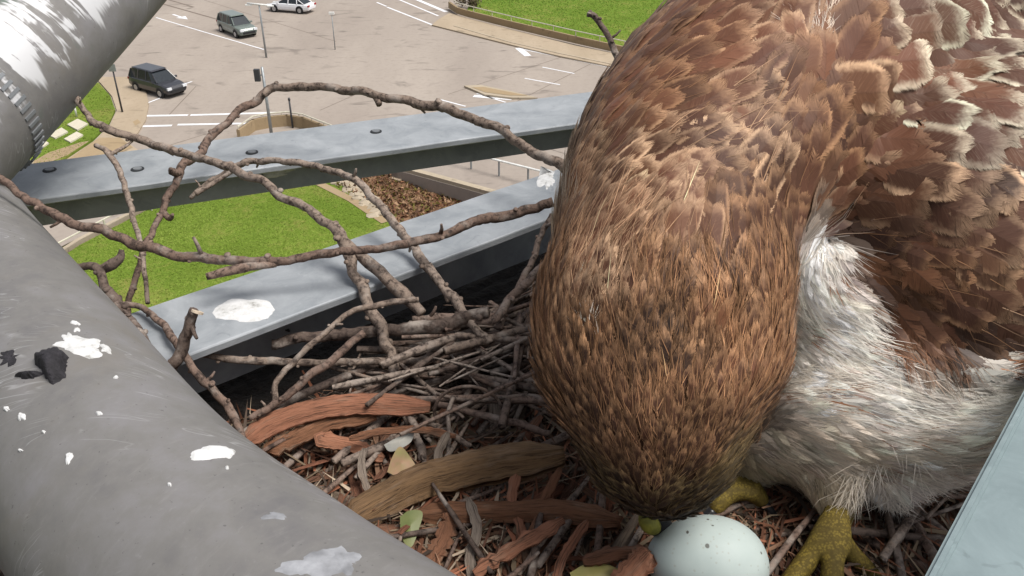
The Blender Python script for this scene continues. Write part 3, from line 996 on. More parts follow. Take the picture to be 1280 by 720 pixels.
def splat(name, bvh, cx, cy, rx, ry, rot, mat, parent, h=.0009, seed=0, rough=.25, rings=5, seg=40):
    """a crust lying on a surface: outline wobbles, edge thins out"""
    V = []
    ok = True
    def hit(px, py):
        r = ray(px, py).normalized()
        loc, nrm, idx, dd = bvh.ray_cast(CAMV, r)
        if loc is None: return None, None
        if nrm.dot(r) > 0: nrm = -nrm
        return loc, nrm
    c, n0 = hit(cx, cy)
    if c is None: return None
    V.append(c + n0 * h)
    ca, sa = math.cos(rot), math.sin(rot)
    for j in range(1, rings + 1):
        for k in range(seg):
            a = 2 * math.pi * k / seg
            wob = 1 + rough * mnoise.noise(Vector((math.cos(a) * 1.3 + seed, math.sin(a) * 1.3, seed * 1.7))) * 1.6 + rough * .5 * mnoise.noise(Vector((math.cos(a) * 5 + seed, math.sin(a) * 5, 0)))
            q_ = j / rings
            x, y = math.cos(a) * rx * q_ * wob, math.sin(a) * ry * q_ * wob
            l, n_ = hit(cx + x * ca - y * sa, cy + x * sa + y * ca)
            if l is None: l, n_ = V[-1].copy(), n0
            V.append(l + n_ * (h * (1 - q_ ** 3) + .00012 if j < rings else -.0001))
    F = [(0, 1 + k, 1 + (k + 1) % seg) for k in range(seg)]
    for j in range(rings - 1):
        for k in range(seg):
            k2 = (k + 1) % seg
            F.append((1 + j * seg + k, 1 + (j + 1) * seg + k, 1 + (j + 1) * seg + k2, 1 + j * seg + k2))
    return from_lists(name, V, F, mat, parent, True)
for i, (cx, cy, rx, ry, ro, rg) in enumerate(((106, 432, 30, 10, .12, .6), (90, 425, 12, 5, .5, .6), (132, 436, 9, 4, .3, .6), (262, 566, 28, 9, -.05, .25), (284, 566, 12, 6, .1, .3),
                                             (86, 573, 4, 9, .4, .5), (27, 521, 5, 5, .2, .3), (8, 511, 4, 3, 0, .3), (124, 517, 4, 2.5, 0, .3), (26, 563, 2.5, 2, 0, .3),
                                             (55, 540, 2, 2, 0, .3), (145, 472, 3, 1.5, 0, .3), (284, 585, 2.5, 2, 0, .3), (212, 606, 2.5, 2, 0, .3), (96, 412, 5, 2.5, 0, .5), (94, 404, 6, 2, .3, .5))):
    splat('dropping', bp_bvh, cx, cy, rx, ry, ro, M['dropping'], big_pipe, .0009, i * 3.1, rg)
splat('chalk_smear', bp_bvh, 392, 704, 46, 18, -.1, M['smear'], big_pipe, .0003, 4.4, .5)
splat('chalk_smear', bp_bvh, 342, 645, 16, 5, .05, M['smear'], big_pipe, .0003, 9.4, .5)
splat('chalk_smear', bp_bvh, 430, 700, 26, 14, .1, M['smear'], big_pipe, .00025, 12.4, .6)
splat('grime_patch', bp_bvh, 14, 446, 20, 9, -.3, M['grime'], big_pipe, .0003, 2.2, .9)
clump = empty('dirt_clump', P(62, 460, .55), 'dark dried clump of dirt stuck on the broad grey pipe', 'dirt clump')
splat('clump_body', bp_bvh, 66, 460, 23, 15, -.25, M['grime'], clump, .008, 5.5, .5)
splat('clump_tail', bp_bvh, 38, 470, 15, 4.5, -.1, M['grime'], clump, .003, 7.7, .5)

def angle_bar(name, a, b_, wid, drop, thick, mat, label, side, over=.013):
    """steel angle: top flange from the front edge a-b back by wid (towards side), front flange down by drop"""
    a, b_ = Vector(a), Vector(b_)
    t = (b_ - a); L = t.length; t.normalize()
    n_ = Vector((-t.y, t.x, 0)).normalized()
    if n_.dot(side) < 0: n_ = -n_
    z = Vector((0, 0, 1))
    lip, inset = .0062, over
    prof = [(inset, -drop), (inset, -lip - .003), (inset - .003, -lip), (.001, -lip), (0, -lip + .001), (0, -.0012), (.0004, -.0004), (.0012, 0),
            (wid * .3, .0002), (wid * .6, .0002), (wid - .001, 0), (wid, -.001), (wid, -lip), (inset + thick + .003, -lip), (inset + thick, -lip - .003), (inset + thick, -drop)]
    V, F = [], []
    N = 30
    for i in range(N + 1):
        p = a + t * (L * i / N)
        for k, (u, v) in enumerate(prof):
            wob = .0006 * mnoise.noise(Vector((i * .5, k * .3, wid * 100)))
            V.append(p + n_ * (u + wob) + z * v)
    m_ = len(prof)
    for i in range(N):
        for k in range(m_):
            k2 = (k + 1) % m_
            F.append((i * m_ + k, i * m_ + k2, (i + 1) * m_ + k2, (i + 1) * m_ + k))
    F.append(tuple(range(m_))); F.append(tuple(N * m_ + k for k in range(m_)))
    root = empty(name, a, label, 'steel bar')
    o = from_lists('angle_iron', V, F, mat, root)
    return root, o, BVHTree.FromPolygons(V, F)
ZB = -.305
barA, _, barA_bvh = angle_bar('steel_bar', PF(-90, 268, ZB), PF(1000, 115, ZB), .090, .033, .006, M['galv'], 'upper galvanised steel bar with bolts, crossing above the lawn', Vector((0, 1, 0)), .020)
barB, _, barB_bvh = angle_bar('steel_bar', PF(120, 487, ZB), PF(1000, 155, ZB), .072, .055, .006, M['galv'], 'lower galvanised steel bar with white droppings, bounding the nest', Vector((0, 1, 0)), .036)
# flat bar with a raised lip in the lower right corner
ZC = -.235
barC = empty('edge_bar', PF(1160, 720, ZC), 'pale greenish galvanised bar with a raised lip in the lower right corner', 'steel bar')
a, b_ = PF(1100, 832, ZC), PF(1330, 398, ZC)
t = (b_ - a).normalized(); n_ = Vector((t.y, -t.x, 0))
bm = bmesh.new()
rotm = Matrix((t, -n_, Vector((0, 0, 1)))).transposed()
L_ = (b_ - a).length
bm_box(bm, (a + b_) / 2 + n_ * .042 + Vector((0, 0, -.0035)), L_, .078, .006, rotm)
bmesh.ops.subdivide_edges(bm, edges=bm.edges[:], cuts=2)
bm_obj('flange', bm, M['galv_green'], barC)
bm = bmesh.new()
vs = bm_box(bm, (a + b_) / 2 + n_ * .0015 + Vector((0, 0, -.012)), L_ + .001, .0042, .028, rotm)
bmesh.ops.bevel(bm, geom=bm.edges[:], offset=.0012, segments=2, affect='EDGES')
bm_obj('lip', bm, M['galv_green'], barC)
# droppings and bolts
splat('dropping', barB_bvh, 304, 388, 37, 15, -.08, M['dropping'], barB, .0014, 1.5, .16)
splat('dropping', barB_bvh, 388, 313, 17, 6, -.3, M['dropping'], barB, .001, 3.5, .3)
splat('dropping', barB_bvh, 684, 222, 9, 14, .3, M['dropping'], barB, .001, 6.5, .5)
splat('dropping', barB_bvh, 360, 413, 3, 2, 0, M['hole'], barB, .001, 2.5, .4)
splat('dropping', barA_bvh, 340, 218, 26, 3.5, -.12, M['dropping'], barA, .0008, 8.5, .4)
splat('dropping', barA_bvh, 596, 112 + 20, 12, 4, -.12, M['smear'], barA, .0006, 8.9, .4)
for px, py in ((315, 191), (172, 212), (62, 213), (470, 165)):
    p = PF(px, py, ZB)
    bo = None
    bm = bmesh.new(); bm_cyl(bm, p - Vector((0, 0, .002)), p + Vector((0, 0, .0009)), .0062, .0058, 20); bo = bm_obj('bolt', bm, M['hole'], barA, False)
    bm = bmesh.new(); bm_cyl(bm, p - Vector((0, 0, .002)), p + Vector((0, 0, .0016)), .0042, .0038, 16); bm_obj('bolt_head', bm, M['bolt'], bo, False)

# ================================================================== THE NEST
NC = Vector((.09, .31))
fa, fb = PF(120, 487, ZB), PF(1000, 155, ZB)
fdir = (fb - fa).normalized(); fn = Vector((-fdir.y, fdir.x, 0))
def behind_bar(x, y):
    return (Vector((x, y, 0)) - Vector((fa.x, fa.y, 0))).dot(fn)
def floor_z(x, y):
    """height of the nest litter, relative to the camera"""
    r2 = (x - NC.x) ** 2 + (y - NC.y) ** 2
    near = min(1, max(0, 1 + behind_bar(x, y) / .16))
    return -.368 + min(.012, .12 * r2) - .022 * near + .004 * mnoise.noise(Vector((x * 30, y * 30, 0)))
nest = empty('nest', (NC.x, NC.y, CAM_H - .38), 'large untidy nest of twigs and shredded bark between steel bars and pipe', 'nest')
V, F = [], []
NX, NY = 90, 90
for j in range(NY + 1):
    for i in range(NX + 1):
        x = -.42 + .95 * i / NX
        yb = (fa.y + (x - fa.x) * fdir.y / fdir.x) + .11           # up to the bar
        y0, y1 = .02, max(.04, min(yb, .95))
        y = y0 + (y1 - y0) * j / NY
        V.append((x, y, CAM_H + floor_z(x, y) - .006 + .004 * mnoise.noise(Vector((x * 80, y * 80, 5)))))
for j in range(NY):
    for i in range(NX):
        a = j * (NX + 1) + i
        F.append((a, a + 1, a + NX + 2, a + NX + 1))
nv = len(V)
for v in V[:]: V.append((v[0], v[1], v[2] - .05))
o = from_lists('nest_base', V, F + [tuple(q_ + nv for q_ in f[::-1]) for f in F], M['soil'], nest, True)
o['kind'] = 'stuff'

def ribbon_data(path, wid, thick, curl, upv=Vector((0, 0, 1)), ragged=.15, seed=0):
    """a strip of bark: a closed, slightly curled ribbon; returns V, F, UV"""
    path = [Vector(p) for p in path]
    n = len(path)
    NWID = 6
    lanes = [random.uniform(-.10, .10) for _ in range(NWID + 1)]
    V, F, UV = [], [], []
    dist = 0
    for i, p in enumerate(path):
        if i: dist += (p - path[i - 1]).length
        t = (path[min(i + 1, n - 1)] - path[max(i - 1, 0)]).normalized()
        s = t.cross(upv).normalized()
        u_ = s.cross(t)
        f = i / (n - 1)
        endw = min(1, .45 + 5 * min(f, 1 - f))
        wv = wid * endw * (1 + ragged * mnoise.noise(Vector((i * .9, seed, 0))))
        for k in range(NWID + 1):
            q_ = k / NWID * 2 - 1
            off = -curl * q_ * q_ * wid + lanes[k] * wid + .06 * wid * mnoise.noise(Vector((i * .8, k * 2.1, seed)))
            jag = ragged * wid * .6 * mnoise.noise(Vector((i * .55, k * 3.3 + seed, 1))) if k in (0, NWID) else 0
            V.append(p + s * (q_ * wv / 2 + jag) + u_ * off)
            UV.append((q_ * wid / 2, dist))
    m_ = NWID + 1
    nv = len(V)
    for i, p in enumerate(path):
        for k in range(m_):
            V.append(V[i * m_ + k] - upv * thick); UV.append(UV[i * m_ + k])
    for i in range(n - 1):
        for k in range(NWID):
            a = i * m_ + k
            F.append((a, a + 1, a + m_ + 1, a + m_))
            F.append((a + nv, a + m_ + nv, a + m_ + 1 + nv, a + 1 + nv))
        for k in (0, NWID):
            a = i * m_ + k
            F.append((a, a + m_, a + m_ + nv, a + nv))
    for i in (0, n - 1):
        for k in range(NWID):
            a = i * m_ + k
            F.append((a, a + 1, a + 1 + nv, a + nv))
    return V, F, UV
def ribbon(name, path, wid, thick, curl, mat, parent=None, upv=Vector((0, 0, 1)), ragged=.15, seed=0):
    V, F, UV = ribbon_data(path, wid, thick, curl, upv, ragged, seed)
    return np_mesh(name, np.array([tuple(v) for v in V]), [np.array(F)], mat, parent, False, None, np.array(UV))

# --- long branches that stick out of the nest: (px, py, depth, radius px)
def branch(name, pts, mat, label, group=None, sides=10, parent=None, twigs=(), knob=.26):
    dense = catmull([(*P(x, y, d), r * d / FPX) for x, y, d, r in pts], 14)
    path = []
    for i, q_ in enumerate(dense):
        v = Vector(q_[:3]); rr = q_[3]
        path.append(v + Vector((mnoise.noise(v * 45), mnoise.noise(v * 45 + Vector((7, 0, 0))), mnoise.noise(v * 45 + Vector((0, 9, 0))))) * rr * .8 + Vector((mnoise.noise(v * 150), mnoise.noise(v * 150 + Vector((3, 0, 0))), mnoise.noise(v * 150 + Vector((0, 5, 0))))) * rr * .3)
    root = empty(name, path[0], label, 'branch', group)
    tube('stem', path, [max(.0006, q_[3] * .78) for q_ in dense], mat, root, sides, knob, True, random.uniform(0, 50))
    for tw in twigs:
        d2 = catmull([(*P(x, y, d), r * d / FPX) for x, y, d, r in tw], 9)
        tube('side_twig', [Vector(q_[:3]) for q_ in d2], [max(.0005, q_[3]) for q_ in d2], mat, root, 7, knob)
    for i in range(8, len(path) - 8, random.choice((31, 43, 57))):
        rr = dense[i][3]
        t_ = (path[i + 1] - path[i]).normalized()
        n_ = Vector((random.gauss(0, 1), random.gauss(0, 1), random.gauss(0, 1)))
        n_ = (n_ - t_ * n_.dot(t_)).normalized()
        e_ = path[i] + n_ * rr * random.uniform(1.6, 3.6) + t_ * rr * random.uniform(-1.5, 1.5)
        tube('spur', [path[i], path[i].lerp(e_, .6) + t_ * rr * .2, e_], [rr * .45, rr * .3, rr * .22], mat, root, 6, .2)
    # bud knobs
    bm = bmesh.new()
    for i in range(5, len(path) - 5, 9):
        n_ = Vector((random.gauss(0, 1), random.gauss(0, 1), random.gauss(0, 1))).normalized()
        rr = dense[i][3]
        bmesh.ops.create_icosphere(bm, subdivisions=2, radius=rr * random.uniform(.35, .6), matrix=Matrix.Translation(path[i] + n_ * rr * .85) @ Matrix.Diagonal((1, 1.3, .8, 1)))
    if len(bm.verts): bm_obj('buds', bm, mat, root, True)['kind'] = 'stuff'
    else: bm.free()
    return root
GR = 'long branches reaching out of the nest over the steel bars'
branch('branch', [(-30, 205, .615, 7), (8, 228, .612, 6), (35, 250, .61, 6.5), (90, 275, .60, 7.5), (170, 305, .595, 8.5), (250, 323, .59, 8), (320, 329, .588, 7.5), (400, 318, .59, 7), (480, 308, .60, 7), (530, 298, .61, 7), (575, 284, .625, 7.5), (625, 270, .64, 8), (690, 255, .65, 8)],
       M['redstick'], 'longest low branch, sagging from the broad pipe across to the bird', GR, twigs=[[(345, 330, .588, 4), (300, 336, .58, 6), (258, 346, .575, 5)]])
branch('branch', [(88, 108, .72, 4.5), (108, 142, .715, 5), (122, 155, .712, 6), (165, 171, .705, 6.5), (215, 187, .69, 6.5), (285, 211, .67, 7), (340, 236, .65, 7), (395, 268, .63, 7.5), (425, 296, .622, 9), (446, 340, .612, 9), (466, 392, .60, 9.5), (486, 442, .59, 9), (498, 478, .58, 8)],
       M['greystick'], 'grey branch running from the streaked pipe down over both bars into the nest', GR, twigs=[[(425, 296, .622, 6), (465, 332, .616, 8), (500, 364, .605, 8.5), (528, 392, .60, 7)]])
branch('branch', [(160, 398, .63, 4), (166, 360, .64, 5), (180, 312, .66, 5), (203, 268, .69, 5), (212, 240, .70, 6), (235, 205, .73, 6.5), (265, 172, .76, 6.5), (300, 137, .785, 6), (345, 108, .80, 7)],
       M['redstick'], 'reddish branch rising steeply across the upper bar, a bud near its foot', GR, twigs=[[(205, 266, .69, 4), (212, 273, .685, 4), (216, 268, .68, 2)], [(225, 217, .715, 4), (216, 215, .705, 6), (213, 211, .70, 3)]])
branch('branch', [(330, 118, .79, 4), (345, 109, .795, 6.5), (400, 108, .785, 6.5), (470, 120, .77, 7), (545, 133, .75, 7.5), (600, 152, .73, 8), (652, 178, .71, 8), (705, 212, .69, 9)],
       M['greystick'], 'brown branch arching over the road above the upper bar to the hawk', GR, twigs=[[(545, 133, .75, 6), (549, 126, .745, 5)], [(470, 120, .77, 5), (474, 131, .765, 4)]])
branch('branch', [(238, 246, .73, 3.5), (262, 228, .728, 4.5), (300, 208, .72, 5), (330, 201, .715, 5), (390, 206, .70, 5.5), (440, 226, .68, 6), (478, 262, .66, 6.5), (505, 295, .645, 7), (535, 330, .63, 7.5), (562, 368, .615, 8), (592, 408, .60, 7.5), (610, 428, .595, 6)],
       M['greystick'], 'pale hooked branch bending down from the upper bar into the twigs', GR, twigs=[[(300, 208, .72, 3), (268, 228, .715, 3), (244, 242, .71, 4)], [(535, 330, .63, 5), (552, 356, .628, 4), (560, 378, .625, 2)]])
branch('branch', [(117, 182, .70, 4), (138, 193, .69, 5), (150, 218, .68, 4.5), (162, 255, .66, 4.5), (170, 288, .645, 4), (178, 325, .63, 4), (186, 378, .615, 3.5)],
       M['greystick'], 'thin upright twig leaning against the upper bar near the left pipe', GR, twigs=[[(138, 193, .69, 3), (158, 182, .70, 2), (170, 172, .71, 1.5)]])
branch('branch', [(76, 333, .585, 5), (100, 334, .58, 6), (124, 338, .575, 7), (132, 360, .57, 8), (150, 384, .565, 8.5), (166, 402, .555, 8), (183, 430, .535, 8), (178, 462, .525, 7)],
       M['lichen'], 'gnarled lichen spotted branch forking beside the broad pipe', GR, twigs=[[(124, 338, .575, 6), (140, 330, .575, 6.5), (150, 322, .575, 5), (152, 312, .575, 3)]])
branch('branch', [(104, 376, .565, 4), (140, 380, .57, 4.5), (178, 384, .575, 5), (208, 412, .55, 6), (235, 448, .527, 6.5), (268, 490, .522, 7), (292, 520, .518, 7), (304, 548, .512, 5)],
       M['redstick'], 'brown branch bent at an elbow, crossing beneath the lichen spotted one', GR)
stub = branch('cut_branch', [(246, 392, .515, 8.5), (236, 415, .52, 9), (224, 440, .525, 9.5), (200, 490, .53, 9)], M['lichen'], 'short cut branch stub standing up by the lower bar', knob=.2)
bm = bmesh.new(); bm_cyl(bm, P(246.3, 391.4, .515), P(247.2, 388.8, .515), 7.6 * .515 / FPX, n=12); bm_obj('cut_face', bm, M['cutwood'], stub)
GN = 'thick sticks lying on the twig layer of the nest'
for pts, mt, lb in (
    ([(212, 432, .56, 4), (250, 444, .56, 5), (290, 450, .565, 6), (380, 453, .575, 6), (480, 453, .585, 6), (560, 445, .60, 6.5), (645, 432, .61, 5)], 'greystick', 'long pale straight stick lying level along the back of the nest'),
    ([(298, 545, .53, 4), (338, 512, .54, 5), (350, 472, .548, 5), (388, 432, .555, 5), (432, 394, .565, 5), (480, 378, .575, 5), (522, 376, .58, 5)], 'greystick', 'grey twig curving up in an arch from the red bark strip'),
    ([(515, 398, .60, 6), (560, 396, .605, 7), (618, 402, .60, 7), (640, 370, .61, 7), (668, 345, .615, 7), (694, 325, .62, 7)], 'stick', 'knotty stick bent upwards against the bird at the right end'),
    ([(690, 268, .645, 5), (676, 295, .64, 5), (660, 335, .63, 5.5), (640, 375, .62, 6), (622, 412, .61, 6)], 'stick', 'slanting stick leaning on the lower bar close to the bird'),
    ([(312, 524, .53, 5), (350, 500, .535, 6), (400, 462, .545, 6.5), (455, 415, .56, 6)], 'stick', 'sloping brown stick crossing behind the grey arched twig'),
    ([(545, 505, .55, 5), (600, 518, .545, 6), (640, 528, .54, 6), (690, 542, .535, 5)], 'stick', 'dark stick passing through the vine loop towards the bird'),
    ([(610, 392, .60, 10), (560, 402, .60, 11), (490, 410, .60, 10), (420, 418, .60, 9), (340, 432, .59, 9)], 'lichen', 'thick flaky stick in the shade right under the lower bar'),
    ([(505, 505, .55, 6), (520, 545, .54, 7), (530, 580, .535, 7), (540, 615, .53, 6)], 'stick', 'short smooth stick pointing down beside the fading leaf'),
    ([(690, 430, .60, 6), (640, 440, .60, 7), (560, 460, .59, 7), (500, 470, .585, 6)], 'greystick', 'knobbly pale stick with a forked end in the middle of the twigs')):
    branch('stick', pts, M[mt], lb, GN)

# --- slabs and strips of bark one can pick out
def slab(pts, wpx, mat, label, thick=.004, curl=.25, ragged=.22, seed=0, group='slabs and strips of bark on the nest floor'):
    path = [Vector(p) for p in catmull([P(x, y, d) for x, y, d in pts], 9)]
    d = pts[len(pts) // 2][2]
    c = path[len(path) // 2]
    up = (CAMV - c).normalized() * .6 + Vector((0, 0, .4))
    o = ribbon('bark_slab', path, wpx * d / FPX, thick, curl, mat, None, up.normalized(), ragged, seed)
    return tag(o, label, 'bark', group)
slab([(303, 552, .525), (342, 527, .532), (400, 509, .538), (460, 503, .542), (538, 507, .545)], 27, M['redstrip'], 'bright reddish bark strip arching beside the broad pipe', .0018, .08, .10, 1)
slab([(330, 562, .528), (370, 545, .533), (410, 526, .54), (470, 516, .545)], 22, M['rustslab'], 'dull brown bark strip lying just below the bright reddish one', .0022, .2, .3, 4)
slab([(424, 548, .535), (400, 548, .53), (440, 556, .53), (480, 572, .528)], 18, M['redstrip'], 'small orange bark scrap under the reddish strip', .002, .2, .3, 6)
slab([(426, 652, .478), (470, 625, .486), (520, 598, .492), (570, 583, .495), (630, 570, .497), (705, 562, .495)], 46, M['brownslab'], 'broad brown bark slab running from the pipe to the bird', .008, .40, .07, 2)
slab([(520, 640, .483), (570, 637, .484), (640, 636, .482), (700, 634, .478), (775, 648, .468)], 30, M['rustslab'], 'rusty bark slab lying below the broad brown slab', .006, .35, .12, 3)
slab([(622, 470, .585), (624, 510, .57), (628, 560, .553), (634, 610, .535)], 27, M['greywood'], 'grey flat piece of wood standing upright behind the brown slab', .004, .05, .12, 5)
slab([(592, 716, .448), (640, 686, .455), (704, 648, .463)], 19, M['redstrip'], 'pointed reddish bark chip on the nest floor near the egg', .0014, .1, .5, 7)
slab([(565, 640, .478), (558, 665, .472), (545, 690, .462), (528, 705, .455)], 24, M['rustslab'], 'splintered bark piece slanting down towards the pipe', .0014, .1, .5, 8)
slab([(615, 560, .522), (622, 600, .51), (630, 640, .496), (640, 690, .470)], 26, M['greywood'], 'grey split wood strip under the brown slabs', .003, .1, .2, 10)
slab([(728, 700, .445), (770, 690, .443), (815, 690, .437)], 20, M['rustslab'], 'curled bark shred touching the egg on its left side', .002, .3, .4, 12)
slab([(770, 735, .43), (792, 712, .432), (812, 690, .432)], 34, M['redstrip'], 'reddish bark flake wedged against the egg', .003, .15, .3, 13)
GS = 'long thin bark strips on the nest floor'
for pts, wpx, mt, lb in (
    ([(648, 585, .50), (640, 620, .49), (652, 665, .475), (648, 712, .458)], 13, 'redstrip', 'long thin pinkish strip hanging over the rusty slab'),
    ([(700, 585, .495), (682, 620, .488), (670, 655, .476), (640, 720, .455)], 12, 'rustslab', 'thin dark strip slanting down from the bird across the rusty slab'),
    ([(585, 622, .488), (596, 660, .474), (588, 700, .458), (596, 740, .445)], 14, 'greywood', 'thin grey strip pointing down to the broad pipe'),
    ([(735, 650, .468), (716, 676, .46), (700, 706, .45), (694, 745, .437)], 12, 'redstrip', 'thin reddish strip between the rusty slab and the yellowish leaf'),
    ([(560, 540, .525), (548, 566, .518), (552, 590, .51)], 11, 'greywood', 'short pale strip standing behind the fading leaf'),
    ([(455, 560, .515), (452, 585, .508), (460, 615, .498)], 10, 'greywood', 'pale upright sliver near the broad pipe'),
    ([(436, 548, .52), (470, 540, .525), (520, 536, .528), (570, 545, .525)], 9, 'rustslab', 'narrow strip lying level above the curled grey leaf')):
    slab(pts, wpx, M[mt], lb, .0011, .12, .22, random.uniform(0, 40), GS)
# grape vine loop
lp = [P(585 + 42 * math.cos(a), 515 + 32 * math.sin(a), .545 + .008 * math.sin(a)) for a in [k * .38 - 1.2 for k in range(19)]]
vl = empty('vine_loop', lp[0], 'thin dry vine coiled into a loop on the nest', 'vine')
tube('coil', catmull(lp, 3), [.0011] * (18 * 3 + 1), M['brownslab'] if False else M['stick'], vl, 6)
lp2 = [P(560 + 0 * k + random.uniform(-2, 2) + (8 if k == 0 else 0), 495 + 22 * k, .542 - .004 * k) for k in range(5)]
tube('tendril', catmull(lp2, 3), [.0014] * 13, M['stick'], vl, 6)
lp3 = [P(545 + 28 * k, 492 + 6 * math.sin(k * 1.1) + 2 * k, .548) for k in range(6)]
tube('tendril', catmull(lp3, 3), [.0012] * 16, M['stick'], vl, 6)
# leaves
def leaf(name, pts, mat, label, group='leaves lying in the nest', fold=.15):
    """outline given clockwise; centre vein raised a little"""
    c = sum((P(*p) for p in pts), Vector()) / len(pts)
    up = (CAMV - c).normalized()
    n = len(pts)
    V = [P(*p) for p in catmull(pts + [pts[0]], 4)[:-1]]
    m_ = len(V)
    inner = [c + (v - c) * .5 + up * .0005 for v in V]
    V2 = V + inner + [c + up * .0012] + [v - up * .0006 for v in V]
    F = []
    for k in range(m_):
        k2 = (k + 1) % m_
        F += [(k, k2, m_ + k2, m_ + k), (m_ + k, m_ + k2, 2 * m_), (k, 2 * m_ + 1 + k, 2 * m_ + 1 + k2, k2)]
    F.append(tuple(2 * m_ + 1 + k for k in range(m_)))
    o = from_lists(name, V2, F, mat, None, False)
    return tag(o, label, 'leaf', group)
leaf('leaf', [(484, 590, .515), (490, 572, .52), (500, 558, .525), (512, 570, .52), (520, 586, .515), (504, 598, .512)], M['leaf_pink'], 'fading pink and green leaf tip behind the brown slab')
leaf('leaf', [(480, 556, .528), (494, 548, .53), (516, 538, .532), (514, 552, .53), (498, 562, .527), (486, 564, .527)], M['leaf_pale'], 'curled grey leaf above the fading pink one')
leaf('leaf', [(500, 646, .478), (512, 638, .48), (528, 640, .48), (524, 660, .474), (514, 684, .467), (502, 672, .47)], M['leaf_green'], 'olive green leaf hanging below the broad brown slab')
leaf('leaf', [(712, 716, .446), (735, 704, .448), (760, 706, .447), (780, 718, .444), (750, 732, .442), (722, 734, .443)], M['leaf_yellow'], 'yellowish leaf at the bottom left of the egg')
leaf('leaf', [(750, 688, .452), (768, 684, .452), (784, 690, .45), (776, 702, .448), (758, 700, .449)], M['leaf_pale'], 'small pale leaf scrap beside the egg')

# --- countless small twigs and strips: nearest ones single parts, the rest joined
def scatter_px(x0, x1, y0, y1):
    px, py = random.uniform(x0, x1), random.uniform(y0, y1)
    p = PF(px, py, -.36)
    return p
def keep(p, margin=.012):
    return behind_bar(p.x, p.y) < -margin
stick_meshes = []
for k in range(14):                                  # a stock of crooked twigs, one metre long, to be scaled
    path = [Vector((t - .5, .05 * mnoise.noise(Vector((t * 3, k * 5, 0))), .05 * mnoise.noise(Vector((t * 3, k * 5, 9))))) for t in (0, .2, .4, .6, .8, 1)]
    V, F = tube_data(path, [.9, 1.05, .95, 1, .85, .6], 5, 0)
    # radius is set by the y/z scale: keep the bend in object scale small
    Vv = []
    for i, v in enumerate(V):
        c = path[i // 5]
        Vv.append((c.x, c.y * 8 + (v.y - c.y), c.z * 8 + (v.z - c.z)))
    me = bpy.data.meshes.new('stick')
    me.from_pydata(Vv, [], F)
    me.polygons.foreach_set('use_smooth', [True] * len(me.polygons))
    stick_meshes.append(me)
def put_stick(p, ang, tilt, L, r, mat_me):
    o = bpy.data.objects.new('stick', mat_me)
    COL.objects.link(o)
    o.parent = nest
    o.location = p - nest.location
    o.rotation_euler = (random.uniform(0, 6.28), tilt, ang)
    o.scale = (L, r, r)
    return o
mats_s = ['stick', 'stick', 'greystick', 'redstick', 'stick', 'lichen']
for k, me in enumerate(stick_meshes): me.materials.append(M[mats_s[k % 6]])
bar_ang = math.atan2(fdir.y, fdir.x)
cnt = 0
regions = [  # x0,x1,y0,y1, n, mean angle, spread, len range, rad range
    (200, 690, 375, 480, 64, .42, .95, (.07, .24), (.0010, .0036)),
    (250, 690, 335, 430, 24, .5, .7, (.07, .20), (.0012, .0034)),
    (220, 690, 360, 520, 80, .6, 1.2, (.04, .14), (.0005, .0011)),
    (280, 680, 440, 540, 55, .1, .8, (.05, .16), (.0012, .0032)),
    (330, 800, 540, 760, 40, 1.4, .7, (.04, .11), (.0010, .0026)),
    (860, 1240, 560, 740, 40, .4, 1.0, (.05, .14), (.0012, .0030)),
    (-150, 60, 650, 760, 14, .6, .8, (.06, .16), (.0014, .0032)),
]
for x0, x1, y0, y1, n, ma, spr, lr, rr in regions:
    k = 0
    tries = 0
    py_mean = (y0 + y1) / 2
    while k < n and tries < n * 8:
        tries += 1
        p = scatter_px(x0, x1, y0, y1)
        ang = random.gauss(ma, spr)
        L = random.uniform(*lr)
        tip = [p + Vector((math.cos(ang), math.sin(ang), 0)) * L * s for s in (-.5, .5)]
        if not all(keep(q_) for q_ in tip): continue
        p = Vector((p.x, p.y, CAM_H + floor_z(p.x, p.y) + random.uniform(.002, .022 if py_mean > 500 else .045) if py_mean > 400 else random.uniform(.02, .065)))
        put_stick(p, ang, random.gauss(0, .07), L, random.uniform(*rr), random.choice(stick_meshes))
        k += 1
# single strips of bark
strip_meshes = []
for k in range(10):
    path = [Vector((t - .5, .06 * mnoise.noise(Vector((t * 2, k * 3, 1))), .05 * math.sin(t * 3 + k))) for t in (0, .25, .5, .75, 1)]
    V, F, UV = [], [], []
    n = len(path)
    for i, p in enumerate(path):
        wv = (.55 if i in (0, n - 1) else 1) * random.uniform(.8, 1.1)
        for j, (q_, zz) in enumerate(((-1, 0), (0, .25), (1, 0), (1, -.12), (-1, -.12))):
            V.append((p.x + (random.uniform(-.05, .05) if i in (0, n - 1) else 0), p.y * 6 + q_ * wv, p.z * 3 + zz))
            UV.append((q_ * .005, p.x * .08))
    for i in range(n - 1):
        for j in range(5):
            j2 = (j + 1) % 5
            F.append((i * 5 + j, i * 5 + j2, (i + 1) * 5 + j2, (i + 1) * 5 + j))
    o = np_mesh('bark_strip', np.array(V), [np.array(F)], M['strip'], None, False, None, np.array(UV))
    strip_meshes.append(o.data)
    bpy.data.objects.remove(o)
